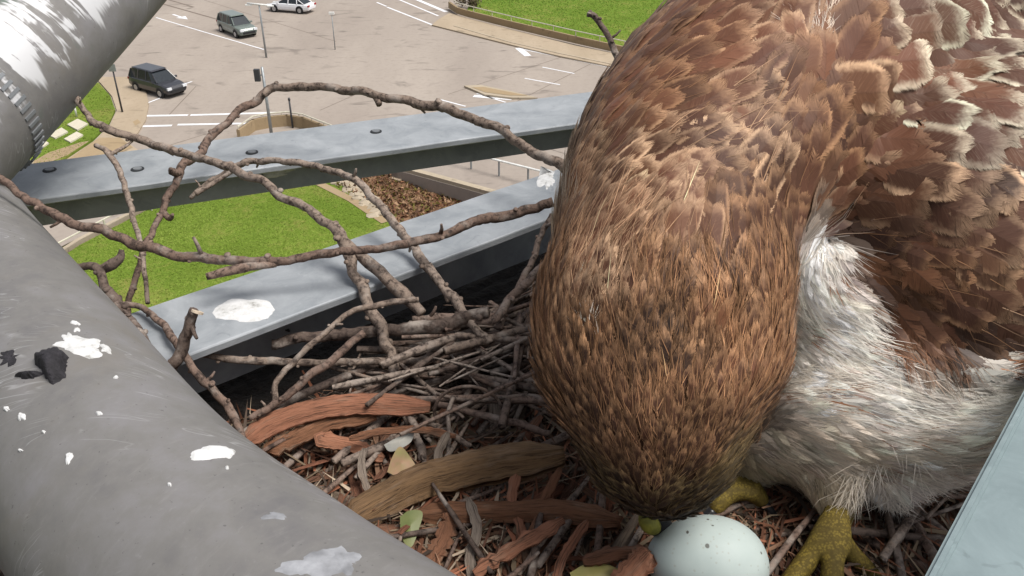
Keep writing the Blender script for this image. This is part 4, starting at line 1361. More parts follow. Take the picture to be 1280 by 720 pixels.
for x0, x1, y0, y1, n, ma, spr in ((400, 830, 540, 760, 120, 1.45, .45), (330, 680, 470, 570, 30, .3, .9), (860, 1230, 590, 750, 26, .9, .9), (400, 830, 560, 760, 40, .2, .7)):
    k = tries = 0
    while k < n and tries < n * 8:
        tries += 1
        p = scatter_px(x0, x1, y0, y1)
        if not keep(p, .05): continue
        o = bpy.data.objects.new('bark_strip', random.choice(strip_meshes))
        COL.objects.link(o); o.parent = nest
        pz = CAM_H + floor_z(p.x, p.y) + random.uniform(.000, .012)
        o.location = Vector((p.x, p.y, pz)) - nest.location
        o.rotation_euler = (random.gauss(0, .35), random.gauss(0, .15), random.gauss(ma, spr))
        L = random.uniform(.03, .09); wv = random.uniform(.0018, .0052)
        o.scale = (L, wv, wv * .8)
        k += 1
# shredded litter
nl = 16000
px = np.r_[rng.uniform(180, 1260, nl), rng.uniform(-200, 60, 600)]; py = np.r_[rng.uniform(385, 800, nl), rng.uniform(640, 780, 600)]
Vs, Cs = [], []
pal = np.array([[.19, .085, .05], [.26, .15, .095], [.12, .06, .04], [.34, .14, .08], [.38, .30, .22], [.20, .15, .10], [.09, .065, .05]])
for x, y in zip(px, py):
    p = PF(x, y, -.362)
    if not keep(p, .006): continue
    upper = y < 500
    if upper and random.random() < .6: continue
    ang = random.gauss(.35, .7) if upper else random.gauss(1.35, .75)
    L = random.uniform(.010, .060); wv = random.uniform(.0003, .0015)
    z = CAM_H + floor_z(p.x, p.y) + random.uniform(-.002, .011)
    d = Vector((math.cos(ang), math.sin(ang), random.gauss(0, .2))); s = Vector((-math.sin(ang), math.cos(ang), random.gauss(0, .5))).normalized() * wv
    bend = Vector((random.gauss(0, .1), random.gauss(0, .1), random.uniform(0, .12))) * L
    a = Vector((p.x, p.y, z))
    Vs += [a - d * L / 2 - s * .5, a - d * L / 2 + s * .5, a + bend - s, a + bend + s, a + d * L / 2]
    c = pal[random.randrange(7)] * random.uniform(.4, 1.3)
    Cs += [(*c, 1)] * 5
ns_ = len(Vs) // 5
i5 = np.arange(ns_)[:, None] * 5
o = np_mesh('shredded_litter', np.array([tuple(v) for v in Vs]), [np.hstack([i5, i5 + 1, i5 + 3, i5 + 2]), np.hstack([i5 + 2, i5 + 3, i5 + 4])], M['litter'], nest, False, {'fcol': np.array(Cs)})
o['kind'] = 'stuff'

# ================================================================== THE EGG
ec = PF(884, 704, -.340)
V, F = [], []
NR, NS = 28, 40
for i in range(NR + 1):
    th = math.pi * i / NR
    x = -math.cos(th)
    rr = math.sin(th) * (1 + .10 * x)
    for k in range(NS):
        a = 2 * math.pi * k / NS
        V.append((x * .0305, rr * .0238 * math.cos(a), rr * .0238 * math.sin(a)))
for i in range(NR):
    for k in range(NS):
        k2 = (k + 1) % NS
        F.append((i * NS + k, i * NS + k2, (i + 1) * NS + k2, (i + 1) * NS + k))
egg = from_lists('egg', V, F, M['egg'], None, True)
egg.location = ec
egg.rotation_euler = (0, .12, -.05)
tag(egg, 'pale bluish egg with dark specks lying under the bowed head', 'egg')

# ================================================================== THE HAWK
def loft(rows, ring=32):
    """rows: (y px, left px, right px, depth, half thickness m)"""
    d_ = catmull([tuple(map(float, r)) for r in rows], 4)
    cen = [P((r[1] + r[2]) / 2, r[0], r[3]) for r in d_]
    V, F = [], []
    n = len(d_)
    for i, r in enumerate(d_):
        t = (cen[min(i + 1, n - 1)] - cen[max(i - 1, 0)]).normalized()
        X = Vector((1, 0, 0))
        N = X.cross(t).normalized()
        hw = max(.001, (r[2] - r[1]) / 2 * r[3] / FPX)
        th = max(.001, r[4])
        for k in range(ring):
            a = 2 * math.pi * k / ring
            V.append(cen[i] + X * math.cos(a) * hw + N * math.sin(a) * th)
    for i in range(n - 1):
        for k in range(ring):
            k2 = (k + 1) % ring
            F.append((i * ring + k, i * ring + k2, (i + 1) * ring + k2, (i + 1) * ring + k))
    F.append(tuple(range(ring - 1, -1, -1))); F.append(tuple((n - 1) * ring + k for k in range(ring)))
    return V, F
main = loft([(628, 800, 850, .430, .006), (618, 772, 876, .428, .020), (594, 744, 900, .424, .030), (560, 722, 920, .420, .037), (525, 702, 946, .420, .044), (480, 680, 977, .424, .050),
             (425, 667, 986, .432, .055), (370, 671, 988, .442, .058), (310, 692, 1004, .458, .064), (250, 699, 1080, .480, .073), (190, 716, 1170, .508, .084), (130, 752, 1250, .538, .092),
             (85, 793, 1310, .566, .096), (30, 852, 1370, .602, .096), (-40, 905, 1400, .650, .092), (-120, 965, 1400, .70, .08), (-200, 1030, 1350, .75, .065), (-270, 1080, 1300, .80, .04), (-310, 1120, 1260, .83, .01)])
wing = loft([(60, 1140, 1330, .575, .012), (100, 1080, 1400, .556, .040), (150, 1040, 1420, .532, .054), (210, 1015, 1430, .506, .062), (270, 1030, 1440, .486, .062), (330, 1062, 1440, .472, .055), (390, 1088, 1430, .465, .044), (430, 1115, 1370, .462, .030), (455, 1145, 1290, .462, .015), (466, 1170, 1230, .463, .004)])
belly = loft([(318, 995, 1080, .494, .012), (345, 980, 1140, .492, .040), (400, 965, 1290, .502, .065), (470, 945, 1350, .506, .075), (530, 930, 1330, .498, .066), (566, 928, 1275, .495, .050), (592, 960, 1215, .493, .032), (610, 1010, 1160, .491, .012)])
leg = loft([(540, 985, 1090, .486, .034), (580, 998, 1084, .480, .028), (618, 1014, 1074, .476, .016), (640, 1024, 1066, .472, .008), (652, 1030, 1060, .470, .004)])
leg2 = loft([(540, 900, 1000, .500, .028), (570, 905, 985, .505, .022), (598, 918, 968, .508, .012), (610, 925, 960, .509, .004)])
thigh = loft([(550, 1075, 1190, .490, .026), (590, 1082, 1170, .484, .020), (618, 1090, 1145, .480, .011), (634, 1102, 1128, .479, .003)])
Vb, Fb = [], []
for v, f in (main, wing, belly, leg, leg2, thigh):
    k = len(Vb)
    Vb += v
    Fb += [tuple(i + k for i in q_) for q_ in f]
tmp = from_lists('tmp_body', Vb, Fb)
md = tmp.modifiers.new('r', 'REMESH'); md.mode = 'VOXEL'; md.voxel_size = .0035
md = tmp.modifiers.new('s', 'SMOOTH'); md.factor = .6; md.iterations = 18
dg = bpy.context.evaluated_depsgraph_get()
body_me = bpy.data.meshes.new_from_object(tmp.evaluated_get(dg))
bpy.data.objects.remove(tmp)
body_me.name = 'body'
hawk = empty('hawk', PF(1000, 690, -.365), 'brown hawk with mottled wing and white belly bowing its head over the egg', 'bird')
body = link('body', body_me, None, hawk)
nvb = len(body_me.vertices)
co = np.empty(nvb * 3, np.float32); body_me.vertices.foreach_get('co', co); co = co.reshape(-1, 3)
bno = np.empty(nvb * 3, np.float32); body_me.vertices.foreach_get('normal', bno); bno = bno.reshape(-1, 3)
und = np.array([.0022 * mnoise.noise(Vector(c) * 38) + .0012 * mnoise.noise(Vector(c) * 85 + Vector((5, 0, 0))) for c in co], np.float32)
co = co + bno * und[:, None]
body_me.vertices.foreach_set('co', co.ravel())
body_me.update()
bpolys = [tuple(p.vertices) for p in body_me.polygons]
bvh = BVHTree.FromPolygons([Vector(c) for c in co], bpolys)

# plumage keys: px, py, flow dx, dy, length mm, width mm, spacing mm, base colour, edge colour, edge amount, lift, class
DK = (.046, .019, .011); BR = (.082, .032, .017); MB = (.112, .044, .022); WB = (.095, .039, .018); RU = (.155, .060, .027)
TAN = (.47, .255, .13); PT = (.68, .44, .27); CRM = (.84, .74, .56); WHT = (.88, .82, .74); OL = (.24, .165, .075); GRY = (.62, .52, .42)
KEYS = [
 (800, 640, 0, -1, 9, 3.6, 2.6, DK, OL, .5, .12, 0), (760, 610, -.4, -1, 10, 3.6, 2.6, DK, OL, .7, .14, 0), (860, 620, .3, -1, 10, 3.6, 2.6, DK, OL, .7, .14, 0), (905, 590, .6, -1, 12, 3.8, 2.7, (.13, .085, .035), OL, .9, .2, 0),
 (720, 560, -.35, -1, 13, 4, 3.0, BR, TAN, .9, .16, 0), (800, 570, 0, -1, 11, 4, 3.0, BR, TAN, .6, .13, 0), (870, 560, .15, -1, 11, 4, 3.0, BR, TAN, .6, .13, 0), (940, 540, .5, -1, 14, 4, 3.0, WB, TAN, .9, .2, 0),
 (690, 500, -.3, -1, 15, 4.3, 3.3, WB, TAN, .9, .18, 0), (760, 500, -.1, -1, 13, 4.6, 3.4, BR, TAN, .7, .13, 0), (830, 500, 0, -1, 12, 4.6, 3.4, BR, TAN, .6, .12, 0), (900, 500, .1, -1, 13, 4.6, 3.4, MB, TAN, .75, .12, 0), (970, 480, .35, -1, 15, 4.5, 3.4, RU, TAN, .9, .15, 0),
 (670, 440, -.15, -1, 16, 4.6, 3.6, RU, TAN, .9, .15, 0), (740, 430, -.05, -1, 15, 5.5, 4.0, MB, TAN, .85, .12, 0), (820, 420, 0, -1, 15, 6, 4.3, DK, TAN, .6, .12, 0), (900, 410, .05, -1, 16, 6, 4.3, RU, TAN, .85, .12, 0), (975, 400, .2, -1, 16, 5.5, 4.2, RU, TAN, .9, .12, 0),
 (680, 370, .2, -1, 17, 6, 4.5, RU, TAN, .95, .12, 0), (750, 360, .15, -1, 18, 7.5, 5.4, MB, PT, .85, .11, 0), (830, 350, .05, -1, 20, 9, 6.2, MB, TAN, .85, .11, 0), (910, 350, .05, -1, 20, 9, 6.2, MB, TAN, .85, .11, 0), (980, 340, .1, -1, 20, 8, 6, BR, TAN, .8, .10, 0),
 (695, 300, .4, -1, 22, 7, 5.6, MB, CRM, .95, .10, 0), (760, 290, .6, -1, 26, 9, 7, MB, PT, .95, .10, 1), (840, 280, .45, -1, 28, 12, 8.5, MB, PT, .9, .10, 1), (920, 280, .25, -1, 28, 13, 9, BR, TAN, .75, .10, 1), (990, 280, .15, -1, 28, 12, 9, BR, TAN, .6, .08, 1),
 (720, 220, .6, -1, 26, 9, 7.5, MB, PT, .85, .09, 1), (790, 210, .9, -.8, 32, 14, 10, MB, PT, .95, .09, 1), (870, 200, .9, -.6, 34, 17, 12, BR, PT, .9, .09, 1), (940, 200, .7, -.8, 34, 18, 12, BR, PT, .75, .08, 1), (1010, 210, .4, -.8, 34, 16, 12, BR, TAN, .6, .08, 1),
 (760, 140, .8, -.9, 30, 12, 10, MB, TAN, .6, .07, 1), (830, 130, 1, -.7, 34, 16, 12, MB, TAN, .7, .07, 1), (910, 120, .9, -.6, 36, 18, 13, MB, PT, .7, .08, 1), (990, 120, .6, -.8, 36, 18, 13, MB, TAN, .7, .08, 1), (1040, 160, .9, -.4, 38, 22, 15, BR, TAN, .7, .08, 1),
 (850, 55, .8, -.9, 34, 16, 13, MB, TAN, .6, .07, 1), (940, 40, .7, -.8, 36, 18, 14, MB, PT, .7, .08, 1), (1010, 60, .3, -1, 36, 16, 13, RU, PT, .7, .1, 1), (1060, 60, .7, -.6, 40, 20, 15, MB, TAN, .7, .09, 1), (1000, -30, .3, -1, 40, 20, 15, MB, PT, .6, .08, 1), (1150, -40, .6, -1, 42, 22, 16, BR, CRM, .8, .08, 1),
 (1080, 110, 1, -.2, 40, 25, 17, MB, PT, .8, .08, 1), (1120, 50, 1, -.2, 40, 25, 17, MB, CRM, .9, .09, 1), (1160, 90, 1, .1, 42, 25, 17, MB, CRM, 1, .10, 1), (1215, 60, 1, .2, 44, 22, 15, BR, CRM, 1, .11, 1), (1265, 90, 1, .5, 44, 22, 15, BR, CRM, 1, .11, 1),
 (1100, 180, 1, .05, 40, 26, 17, MB, PT, .85, .09, 1), (1160, 160, 1, .2, 42, 25, 17, BR, CRM, .85, .10, 1), (1215, 150, 1, .35, 44, 25, 16, BR, CRM, 1, .11, 1), (1265, 180, .9, .5, 44, 24, 16, BR, CRM, 1, .11, 1), (1245, 120, 1, .4, 44, 22, 15, MB, CRM, 1, .11, 1),
 (1050, 220, .9, -.1, 34, 22, 15, MB, TAN, .8, .09, 1), (1040, 270, .8, -.2, 30, 18, 13, MB, PT, .8, .10, 1), (1100, 250, 1, .2, 38, 25, 16, BR, PT, .7, .10, 1), (1160, 240, .9, .45, 40, 24, 16, BR, PT, .85, .12, 1), (1220, 240, .8, .5, 40, 24, 16, DK, PT, .8, .12, 1), (1270, 260, .7, .6, 40, 24, 16, BR, PT, .8, .12, 1),
 (1100, 290, .9, .25, 24, 16, 10, DK, TAN, .4, .06, 1), (1150, 300, .9, .3, 22, 14, 9, BR, TAN, .4, .05, 1),
 (1090, 340, .7, .5, 18, 12, 7, WB, (.24, .12, .06), .35, .05, 0), (1140, 350, .8, .4, 20, 14, 8, WB, (.24, .12, .06), .35, .05, 0), (1200, 340, .8, .4, 24, 17, 10, WB, TAN, .5, .06, 1), (1260, 330, .8, .4, 28, 18, 12, BR, PT, .6, .07, 1),
 (1120, 390, .6, .7, 20, 14, 8, WB, (.24, .12, .06), .35, .06, 0), (1180, 400, .7, .6, 26, 19, 12, BR, TAN, .5, .06, 1), (1240, 390, .8, .5, 30, 20, 13, BR, PT, .5, .07, 1), (1130, 430, .3, .9, 18, 8, 6, WB, (.22, .11, .06), .5, .12, 0), (1180, 445, .4, .9, 18, 7, 6, DK, (.22, .12, .07), .5, .12, 0), (1240, 425, .8, .5, 28, 15, 10, DK, TAN, .4, .06, 1),
 (1018, 322, .3, .9, 16, 1, 1.2, WHT, WHT, 0, .12, 2), (1012, 350, .6, .6, 20, 1, 1.2, WHT, WHT, 0, .12, 2), (1050, 390, 1, .5, 22, 1, 1.2, WHT, WHT, 0, .10, 2), (1010, 420, .9, .35, 22, 1, 1.3, WHT, CRM, 0, .08, 2), (1080, 450, 1, .4, 24, 1, 1.3, WHT, CRM, 0, .08, 2),
 (1010, 490, 1, .2, 22, 1, 1.3, (.76, .69, .60), CRM, 0, .08, 2), (1090, 510, 1, .25, 26, 1, 1.3, WHT, CRM, 0, .08, 2), (1180, 500, 1, .15, 26, 1, 1.3, WHT, CRM, 0, .08, 2), (1250, 470, 1, -.1, 26, 1, 1.3, WHT, CRM, 0, .08, 2), (1270, 530, 1, .1, 26, 1, 1.3, (.70, .64, .56), CRM, 0, .08, 2),
 (960, 560, .8, .5, 20, 1, 1.3, GRY, GRY, 0, .1, 2), (1040, 560, .9, .45, 24, 1, 1.3, GRY, GRY, 0, .1, 2), (1130, 565, 1, .35, 26, 1, 1.3, (.74, .66, .57), CRM, 0, .1, 2), (1210, 570, 1, .3, 26, 1, 1.3, (.76, .68, .59), CRM, 0, .12, 2),
 (1040, 610, .1, 1, 18, 1, 1.3, (.46, .37, .26), GRY, 0, .08, 2), (1110, 605, .4, 1, 22, 1, 1.3, (.64, .57, .52), GRY, 0, .2, 2), (1150, 600, .7, .7, 22, 1, 1.3, (.62, .54, .48), GRY, 0, .2, 2), (940, 580, .2, 1, 16, 1, 1.3, (.34, .28, .19), GRY, 0, .12, 2),
]
kp, kd, ka = [], [], []
for k in KEYS:
    r = ray(k[0], k[1]).normalized()
    loc, nrm, idx, dd = bvh.ray_cast(CAMV, r)
    if loc is None:
        loc, nrm, idx, dd = bvh.find_nearest(P(k[0], k[1], .5))
    d_ = (loc - CAMV).length
    p2 = CAMV + ray(k[0] + k[2] * 20, k[1] + k[3] * 20).normalized() * d_
    fl = p2 - loc
    fl = (fl - nrm * fl.dot(nrm)).normalized()
    kp.append(loc); kd.append(fl)
    fs = (1.3, 1.35, 1.32) if k[11] == 0 else (1.35, 1.18, 1.0) if k[11] == 1 else (1.05, 9.5, 4.2)
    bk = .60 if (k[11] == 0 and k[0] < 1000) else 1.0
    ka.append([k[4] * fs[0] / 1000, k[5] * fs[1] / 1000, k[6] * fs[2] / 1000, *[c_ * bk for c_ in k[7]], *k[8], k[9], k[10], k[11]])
kp = np.array([tuple(v) for v in kp]); kd = np.array([tuple(v) for v in kd]); ka = np.array(ka, float)

# samples all over the body
tri = []
for p in bpolys:
    for j in range(1, len(p) - 1): tri.append((p[0], p[j], p[j + 1]))
tri = np.array(tri)
A, B, C = co[tri[:, 0]], co[tri[:, 1]], co[tri[:, 2]]
area = .5 * np.linalg.norm(np.cross(B - A, C - A), axis=1)
fnrm = np.cross(B - A, C - A); fnrm /= np.linalg.norm(fnrm, axis=1, keepdims=True) + 1e-12
def sample(n):
    t = rng.choice(len(tri), n, p=area / area.sum())
    u = rng.random((n, 2)); fl = u.sum(1) > 1; u[fl] = 1 - u[fl]
    return A[t] + (B - A)[t] * u[:, :1] + (C - A)[t] * u[:, 1:], fnrm[t]
def look_up(pts):
    out_a = np.empty((len(pts), ka.shape[1])); out_d = np.empty((len(pts), 3)); near = np.empty(len(pts), int)
    for s in range(0, len(pts), 4000):
        q_ = pts[s:s + 4000]
        d2 = ((q_[:, None, :] - kp[None]) ** 2).sum(2) + 1e-6
        w_ = d2 ** -2.2
        w_ /= w_.sum(1, keepdims=True)
        out_a[s:s + 4000] = w_ @ ka
        out_d[s:s + 4000] = w_ @ kd
        near[s:s + 4000] = d2.argmin(1)
    return out_a, out_d, near
view = lambda p: np.stack([640 + FPX * p[:, 0] / ((p[:, 1]) * CP - (p[:, 2] - CAM_H) * SP), 360 - FPX * ((p[:, 1]) * SP + (p[:, 2] - CAM_H) * CP) / ((p[:, 1]) * CP - (p[:, 2] - CAM_H) * SP)], 1)

# colour of the skin under the plumage
ba, bd_, bnear = look_up(co.astype(float))
at = body_me.attributes.new('fcol', 'FLOAT_COLOR', 'POINT')
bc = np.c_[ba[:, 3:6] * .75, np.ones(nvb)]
at.data.foreach_set('color', bc.astype(np.float32).ravel())
body_me.materials.append(M['down'])
body_me.polygons.foreach_set('use_smooth', [True] * len(body_me.polygons))

# variable-radius dart throwing for the feathers
cand, cn = sample(90000)
aa, dd_, near = look_up(cand)
cls = ka[near, 11]
acc = []
accp = np.empty((20000, 3)); accr = np.empty(20000); na_ = 0
order = np.argsort(-aa[:, 2] + rng.normal(0, .0006, len(cand)))
order = rng.permutation(len(cand))
for i in order:
    r = aa[i, 2]
    if na_:
        d2 = ((accp[:na_] - cand[i]) ** 2).sum(1)
        if (d2 < (np.minimum(accr[:na_], r) * .82) ** 2).any(): continue
    if na_ >= 20000: break
    accp[na_] = cand[i]; accr[na_] = r; na_ += 1
    acc.append(i)
acc = np.array(acc)

NST = 6
def stations(pts, nrm, flow, L, lift, n=NST, back=.45, base_off=.0004):
    """centre line of each feather, laid on the body: (N, n, 3) and normals"""
    N_ = len(pts)
    Cn = np.empty((N_, n, 3)); Nn = np.empty((N_, n, 3))
    s_ = np.linspace(0, 1, n)
    for i in range(N_):
        p = Vector(pts[i]); f = Vector(flow[i]); l = L[i]; lf = lift[i]
        for j in range(n):
            q_ = p + f * (l * (s_[j] - back))
            loc, nn, _, _ = bvh.find_nearest(q_)
            v = q_ - loc
            # far off the surface (past a rim): stay on the straight line
            if v.length > l * .5: base = q_ - v * .4
            else: base = loc
            off = base_off + lf * l * s_[j] ** 1.5
            Cn[i, j] = base + nn * off
            Nn[i, j] = nn
    return Cn, Nn
def tangent_flow(d, n):
    t = d - n * (d * n).sum(1, keepdims=True)
    return t / (np.linalg.norm(t, axis=1, keepdims=True) + 1e-9)
def build_feathers(idx, nb, pointed):
    """vanes made of separate barbs; returns V (N,nv,3), uv (nv,2), faces template"""
    p, n_ = cand[idx], cn[idx]
    L = aa[idx, 0] * rng.uniform(.8, 1.25, len(idx)); W = aa[idx, 1] * rng.uniform(.85, 1.15, len(idx))
    fl = tangent_flow(dd_[idx], n_)
    sdv = np.cross(fl, n_)
    yaw = rng.normal(0, .14 if pointed else .08, (len(idx), 1))
    fl = fl * np.cos(yaw) + sdv * np.sin(yaw)
    Cn, Nn = stations(p, n_, fl, L, aa[idx, 10] * rng.uniform(.5, 1.3, len(idx)) * (1 if pointed else .6))
    S_, T_, faces = [], [], []
    UVs = []
    ds = .95 / nb
    def wprof(s):
        s = np.clip(s, 0, 1)
        if pointed: return np.minimum(1, (s / .25) ** .7) * np.where(s < .45, 1, 1 - ((s - .45) / .55) ** 1.4 * .82)
        return np.minimum(1, (s / .3) ** .7) * np.sqrt(np.clip(1 - (np.clip(s - .55, 0, 1) / .47) ** 2 * .93, .03, 1))
    sweep = .28 if pointed else .20
    for side in (-1, 1):
        for b_ in range(nb):
            s0 = .03 + b_ * ds * .86
            root = [(s0, 0), (s0 + ds * 1.25, 0)]
            sw = sweep * (1 - .35 * b_ / nb)
            mid = [(s0 + sw * .6, .62), (s0 + ds * 1.2 + sw * .6, .62)]
            tip = [(s0 + sw + ds * (.25 if pointed else .04), 1), (s0 + sw + ds * (.7 if pointed else 1.12), 1)]
            k = len(S_)
            for (s, t) in root + mid + tip:
                s = min(s, 1.0)
                S_.append(s); T_.append(side * t); UVs.append((side * t, s))
            faces += [(k, k + 1, k + 3, k + 2), (k + 2, k + 3, k + 5, k + 4)]
    S_ = np.array(S_); T_ = np.array(T_)
    N_ = len(idx); nv_ = len(S_)
    Sj = np.clip(S_[None, :] + rng.normal(0, .012 if pointed else .004, (N_, nv_)) * (np.abs(T_) > .5), 0, 1)
    x = Sj * (NST - 1)
    i0 = np.clip(np.floor(x).astype(int), 0, NST - 2); f = (x - i0)[..., None]
    rows = np.arange(N_)[:, None]
    c = Cn[rows, i0] * (1 - f) + Cn[rows, i0 + 1] * f
    nn = Nn[rows, i0] * (1 - f) + Nn[rows, i0 + 1] * f
    tg = Cn[rows, i0 + 1] - Cn[rows, i0]; tg /= np.linalg.norm(tg, axis=2, keepdims=True) + 1e-9
    sd_ = np.cross(tg, nn); sd_ /= np.linalg.norm(sd_, axis=2, keepdims=True) + 1e-9
    wv = wprof(S_)[None, :] * W[:, None] * .5 * T_[None, :] * (1 + rng.normal(0, .06 if pointed else .02, (N_, nv_)))
    V = c + sd_ * wv[..., None] - nn * ((T_ ** 2)[None, :] * W[:, None] * .06)[..., None]
    V += nn * (rng.normal(0, .00010 if pointed else .00004, (N_, nv_)))[..., None]
    # colours
    jit = np.exp(rng.normal(0, .13, (N_, 1)) + (.9 if pointed else .45) * np.array([[mnoise.noise(Vector(q_) * 45) + .6 * mnoise.noise(Vector(q_) * 110)] for q_ in p]))
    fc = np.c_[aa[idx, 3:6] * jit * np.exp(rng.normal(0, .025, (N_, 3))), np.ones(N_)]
    if not pointed:      # white-based shoulder feathers among the dark ones
        pale = (aa[idx, 6] > .80) & (aa[idx, 9] > .8) & (rng.random(N_) < -1)
        fc[pale, :3] = aa[idx][pale, 6:9] * rng.uniform(.75, 1.0, (pale.sum(), 1))
    ecl = np.c_[aa[idx, 6:9] * np.exp(rng.normal(0, .18, (N_, 1))), np.clip(aa[idx, 9] * rng.uniform(.55, 1.15, N_), 0, 1)]
    return V, np.array(UVs), np.array(faces), np.clip(fc, 0, 1), np.clip(ecl, 0, .95), L, W
small = acc[cls[acc] < .5]; large = acc[(cls[acc] > .5) & (cls[acc] < 1.5)]; soft = acc[cls[acc] > 1.5]
Vsm, UVsm, Fsm, fc_s, ec_s, L_s, W_s = build_feathers(small, 5, True)
Vlg, UVlg, Flg, fc_l, ec_l, L_l, W_l = build_feathers(large, 20, False)
ec_l[:, 3] *= .94
def joined(name, V, UV, Fc, fc, ecl, sel):
    V = V[sel]; n_, nv_ = V.shape[:2]
    F = (Fc[None] + (np.arange(n_) * nv_)[:, None, None]).reshape(-1, 4)
    o = np_mesh(name, V.reshape(-1, 3), [F], M['feather' if name == 'body_plumage' else 'belly_feather' if name == 'belly_plumage' else 'head_feather'], hawk, True, {'fcol': np.repeat(fc[sel], nv_, 0), 'ecol': np.repeat(ecl[sel], nv_, 0)}, np.tile(UV, (n_, 1)))
    o['kind'] = 'stuff'
    return o
joined('head_plumage', Vsm, UVsm, Fsm, fc_s, ec_s, np.arange(len(small)))
Vso, UVso, Fso, fc_o, ec_o, L_o, W_o = build_feathers(soft, 8, True)
ec_o[:, 3] *= 0
joined('belly_plumage', Vso, UVso, Fso, fc_o, ec_o, np.arange(len(soft)))
# the 300 large feathers that show largest are parts of their own
pxl = view(cand[large])
tocam = np.array([0, 0, CAM_H]) - cand[large]; tocam /= np.linalg.norm(tocam, axis=1, keepdims=True)
vis = ((pxl[:, 0] > -20) & (pxl[:, 0] < 1300) & (pxl[:, 1] > -20) & (pxl[:, 1] < 740))
score = L_l * W_l * np.clip((tocam * cn[large]).sum(1), 0.02, 1) * vis
rank = np.argsort(-score)
for i in rank[:300]:
    nv_ = Vlg.shape[1]
    np_mesh('feather', Vlg[i], [Flg], M['feather'], hawk, True, {'fcol': np.repeat(fc_l[i:i + 1], nv_, 0), 'ecol': np.repeat(ec_l[i:i + 1], nv_, 0)}, UVlg)
joined('body_plumage', Vlg, UVlg, Flg, fc_l, ec_l, rank[300:])

# soft strands: white belly down, and the hairy fringe of head and neck
def strands(name, pts, nrm, flow, L, lift, width, col, nseg=4, sj=.25):
    N_ = len(pts)
    fl = tangent_flow(flow, nrm)
    sdv = np.cross(fl, nrm)
    yaw = rng.normal(0, sj, (N_, 1))
    fl = fl * np.cos(yaw) + sdv * np.sin(yaw)
    Cn, Nn = stations(pts, nrm, fl, L, lift, nseg, .15, .0006)
    tg = np.gradient(Cn, axis=1); tg /= np.linalg.norm(tg, axis=2, keepdims=True) + 1e-9
    sd_ = np.cross(tg, Nn); sd_ /= np.linalg.norm(sd_, axis=2, keepdims=True) + 1e-9
    wv = width[:, None] * np.array([.8, 1, .7, .12])[None, :nseg]
    V = np.stack([Cn - sd_ * wv[..., None], Cn + sd_ * wv[..., None]], 2).reshape(N_, nseg * 2, 3)
    F = np.array([(2 * j, 2 * j + 1, 2 * j + 3, 2 * j + 2) for j in range(nseg - 1)])
    F = (F[None] + (np.arange(N_) * nseg * 2)[:, None, None]).reshape(-1, 4)
    o = np_mesh(name, V.reshape(-1, 3), [F], M['down'], hawk, True, {'fcol': np.repeat(np.c_[np.clip(col, 0, .9), np.ones(N_)], nseg * 2, 0)})
    o['kind'] = 'stuff'
    return o
c2, n2 = sample(190000)
a2, d2_, near2 = look_up(c2)
k2 = ka[near2, 11] > 1.5
front = ((np.array([0, 0, CAM_H]) - c2) * n2).sum(1) > -.05
sel = np.where(k2 & front)[0][:22000]
patch = np.array([mnoise.noise(Vector(p) * 60) for p in c2[sel]])
streak = np.array([mnoise.noise(Vector(p) * 130) for p in c2[sel]])
col = a2[sel, 3:6] * np.exp(rng.normal(0, .12, (len(sel), 1)))
pr = (patch > .42)[:, None]
col = np.where(pr, np.array([[.36, .17, .09]]) * np.exp(rng.normal(0, .2, (len(sel), 1))), col)
col = np.where((streak > .42)[:, None] & ~pr, col * .6, col)
strands('belly_down', c2[sel], n2[sel], d2_[sel], a2[sel, 0] * rng.uniform(.6, 1.3, len(sel)), a2[sel, 10] * rng.uniform(.3, 1.6, len(sel)), rng.uniform(.00014, .00034, len(sel)), col, sj=.17)
sel = np.where((~k2) & (a2[:, 2] < .0082) & front)[0][:5500]
lf = np.array([[mnoise.noise(Vector(p) * 45) + .6 * mnoise.noise(Vector(p) * 110)] for p in c2[sel]])
col = (a2[sel, 3:6] * .62 + a2[sel, 6:9] * .38) * np.exp(rng.normal(0, .45, (len(sel), 1)) + .8 * lf)
strands('head_fringe', c2[sel], n2[sel], d2_[sel], a2[sel, 0] * rng.uniform(.5, 1.1, len(sel)), a2[sel, 10] * rng.uniform(.6, 2.3, len(sel)), rng.uniform(.00009, .00022, len(sel)), col, sj=.22)
sel = np.where((~k2) & (a2[:, 2] >= .0082) & (a2[:, 2] < .013) & front)[0][:900]
col = (a2[sel, 3:6] * .5 + a2[sel, 6:9] * .5) * np.exp(rng.normal(0, .3, (len(sel), 1)))
strands('back_filaments', c2[sel], n2[sel], d2_[sel], a2[sel, 0] * rng.uniform(.4, .9, len(sel)), a2[sel, 10] * rng.uniform(.8, 2.2, len(sel)), rng.uniform(.00010, .00022, len(sel)), col, sj=.22)
# loose white tufts: on the upper back and on the nape
def tuft(px, py, dx, dy, n, spread, Lm, colr, lift=.22):
    pts, nr, fl = [], [], []
    for i in range(n):
        x, y = px + random.gauss(0, spread), py + random.gauss(0, spread)
        loc, nn, _, _ = bvh.ray_cast(CAMV, ray(x, y).normalized())
        if loc is None: continue
        q_ = CAMV + ray(x + dx * 20, y + dy * 20).normalized() * (loc - CAMV).length - loc
        pts.append(tuple(loc)); nr.append(tuple(nn)); fl.append(tuple(q_))
    n = len(pts)
    strands('white_tuft', np.array(pts), np.array(nr), np.array(fl), Lm * rng.uniform(.6, 1.3, n), lift * rng.uniform(.5, 1.5, n), rng.uniform(.00012, .0003, n), np.array(colr) * np.exp(rng.normal(0, .12, (n, 1))), sj=.35)
tuft(1012, 50, .1, -1, 200, 9, .022, (.62, .52, .44), .05)
tuft(1040, 30, .6, -1, 70, 9, .022, (.60, .48, .38), .05)
tuft(736, 415, -.1, -1, 80, 5, .012, (.84, .70, .58), .08)
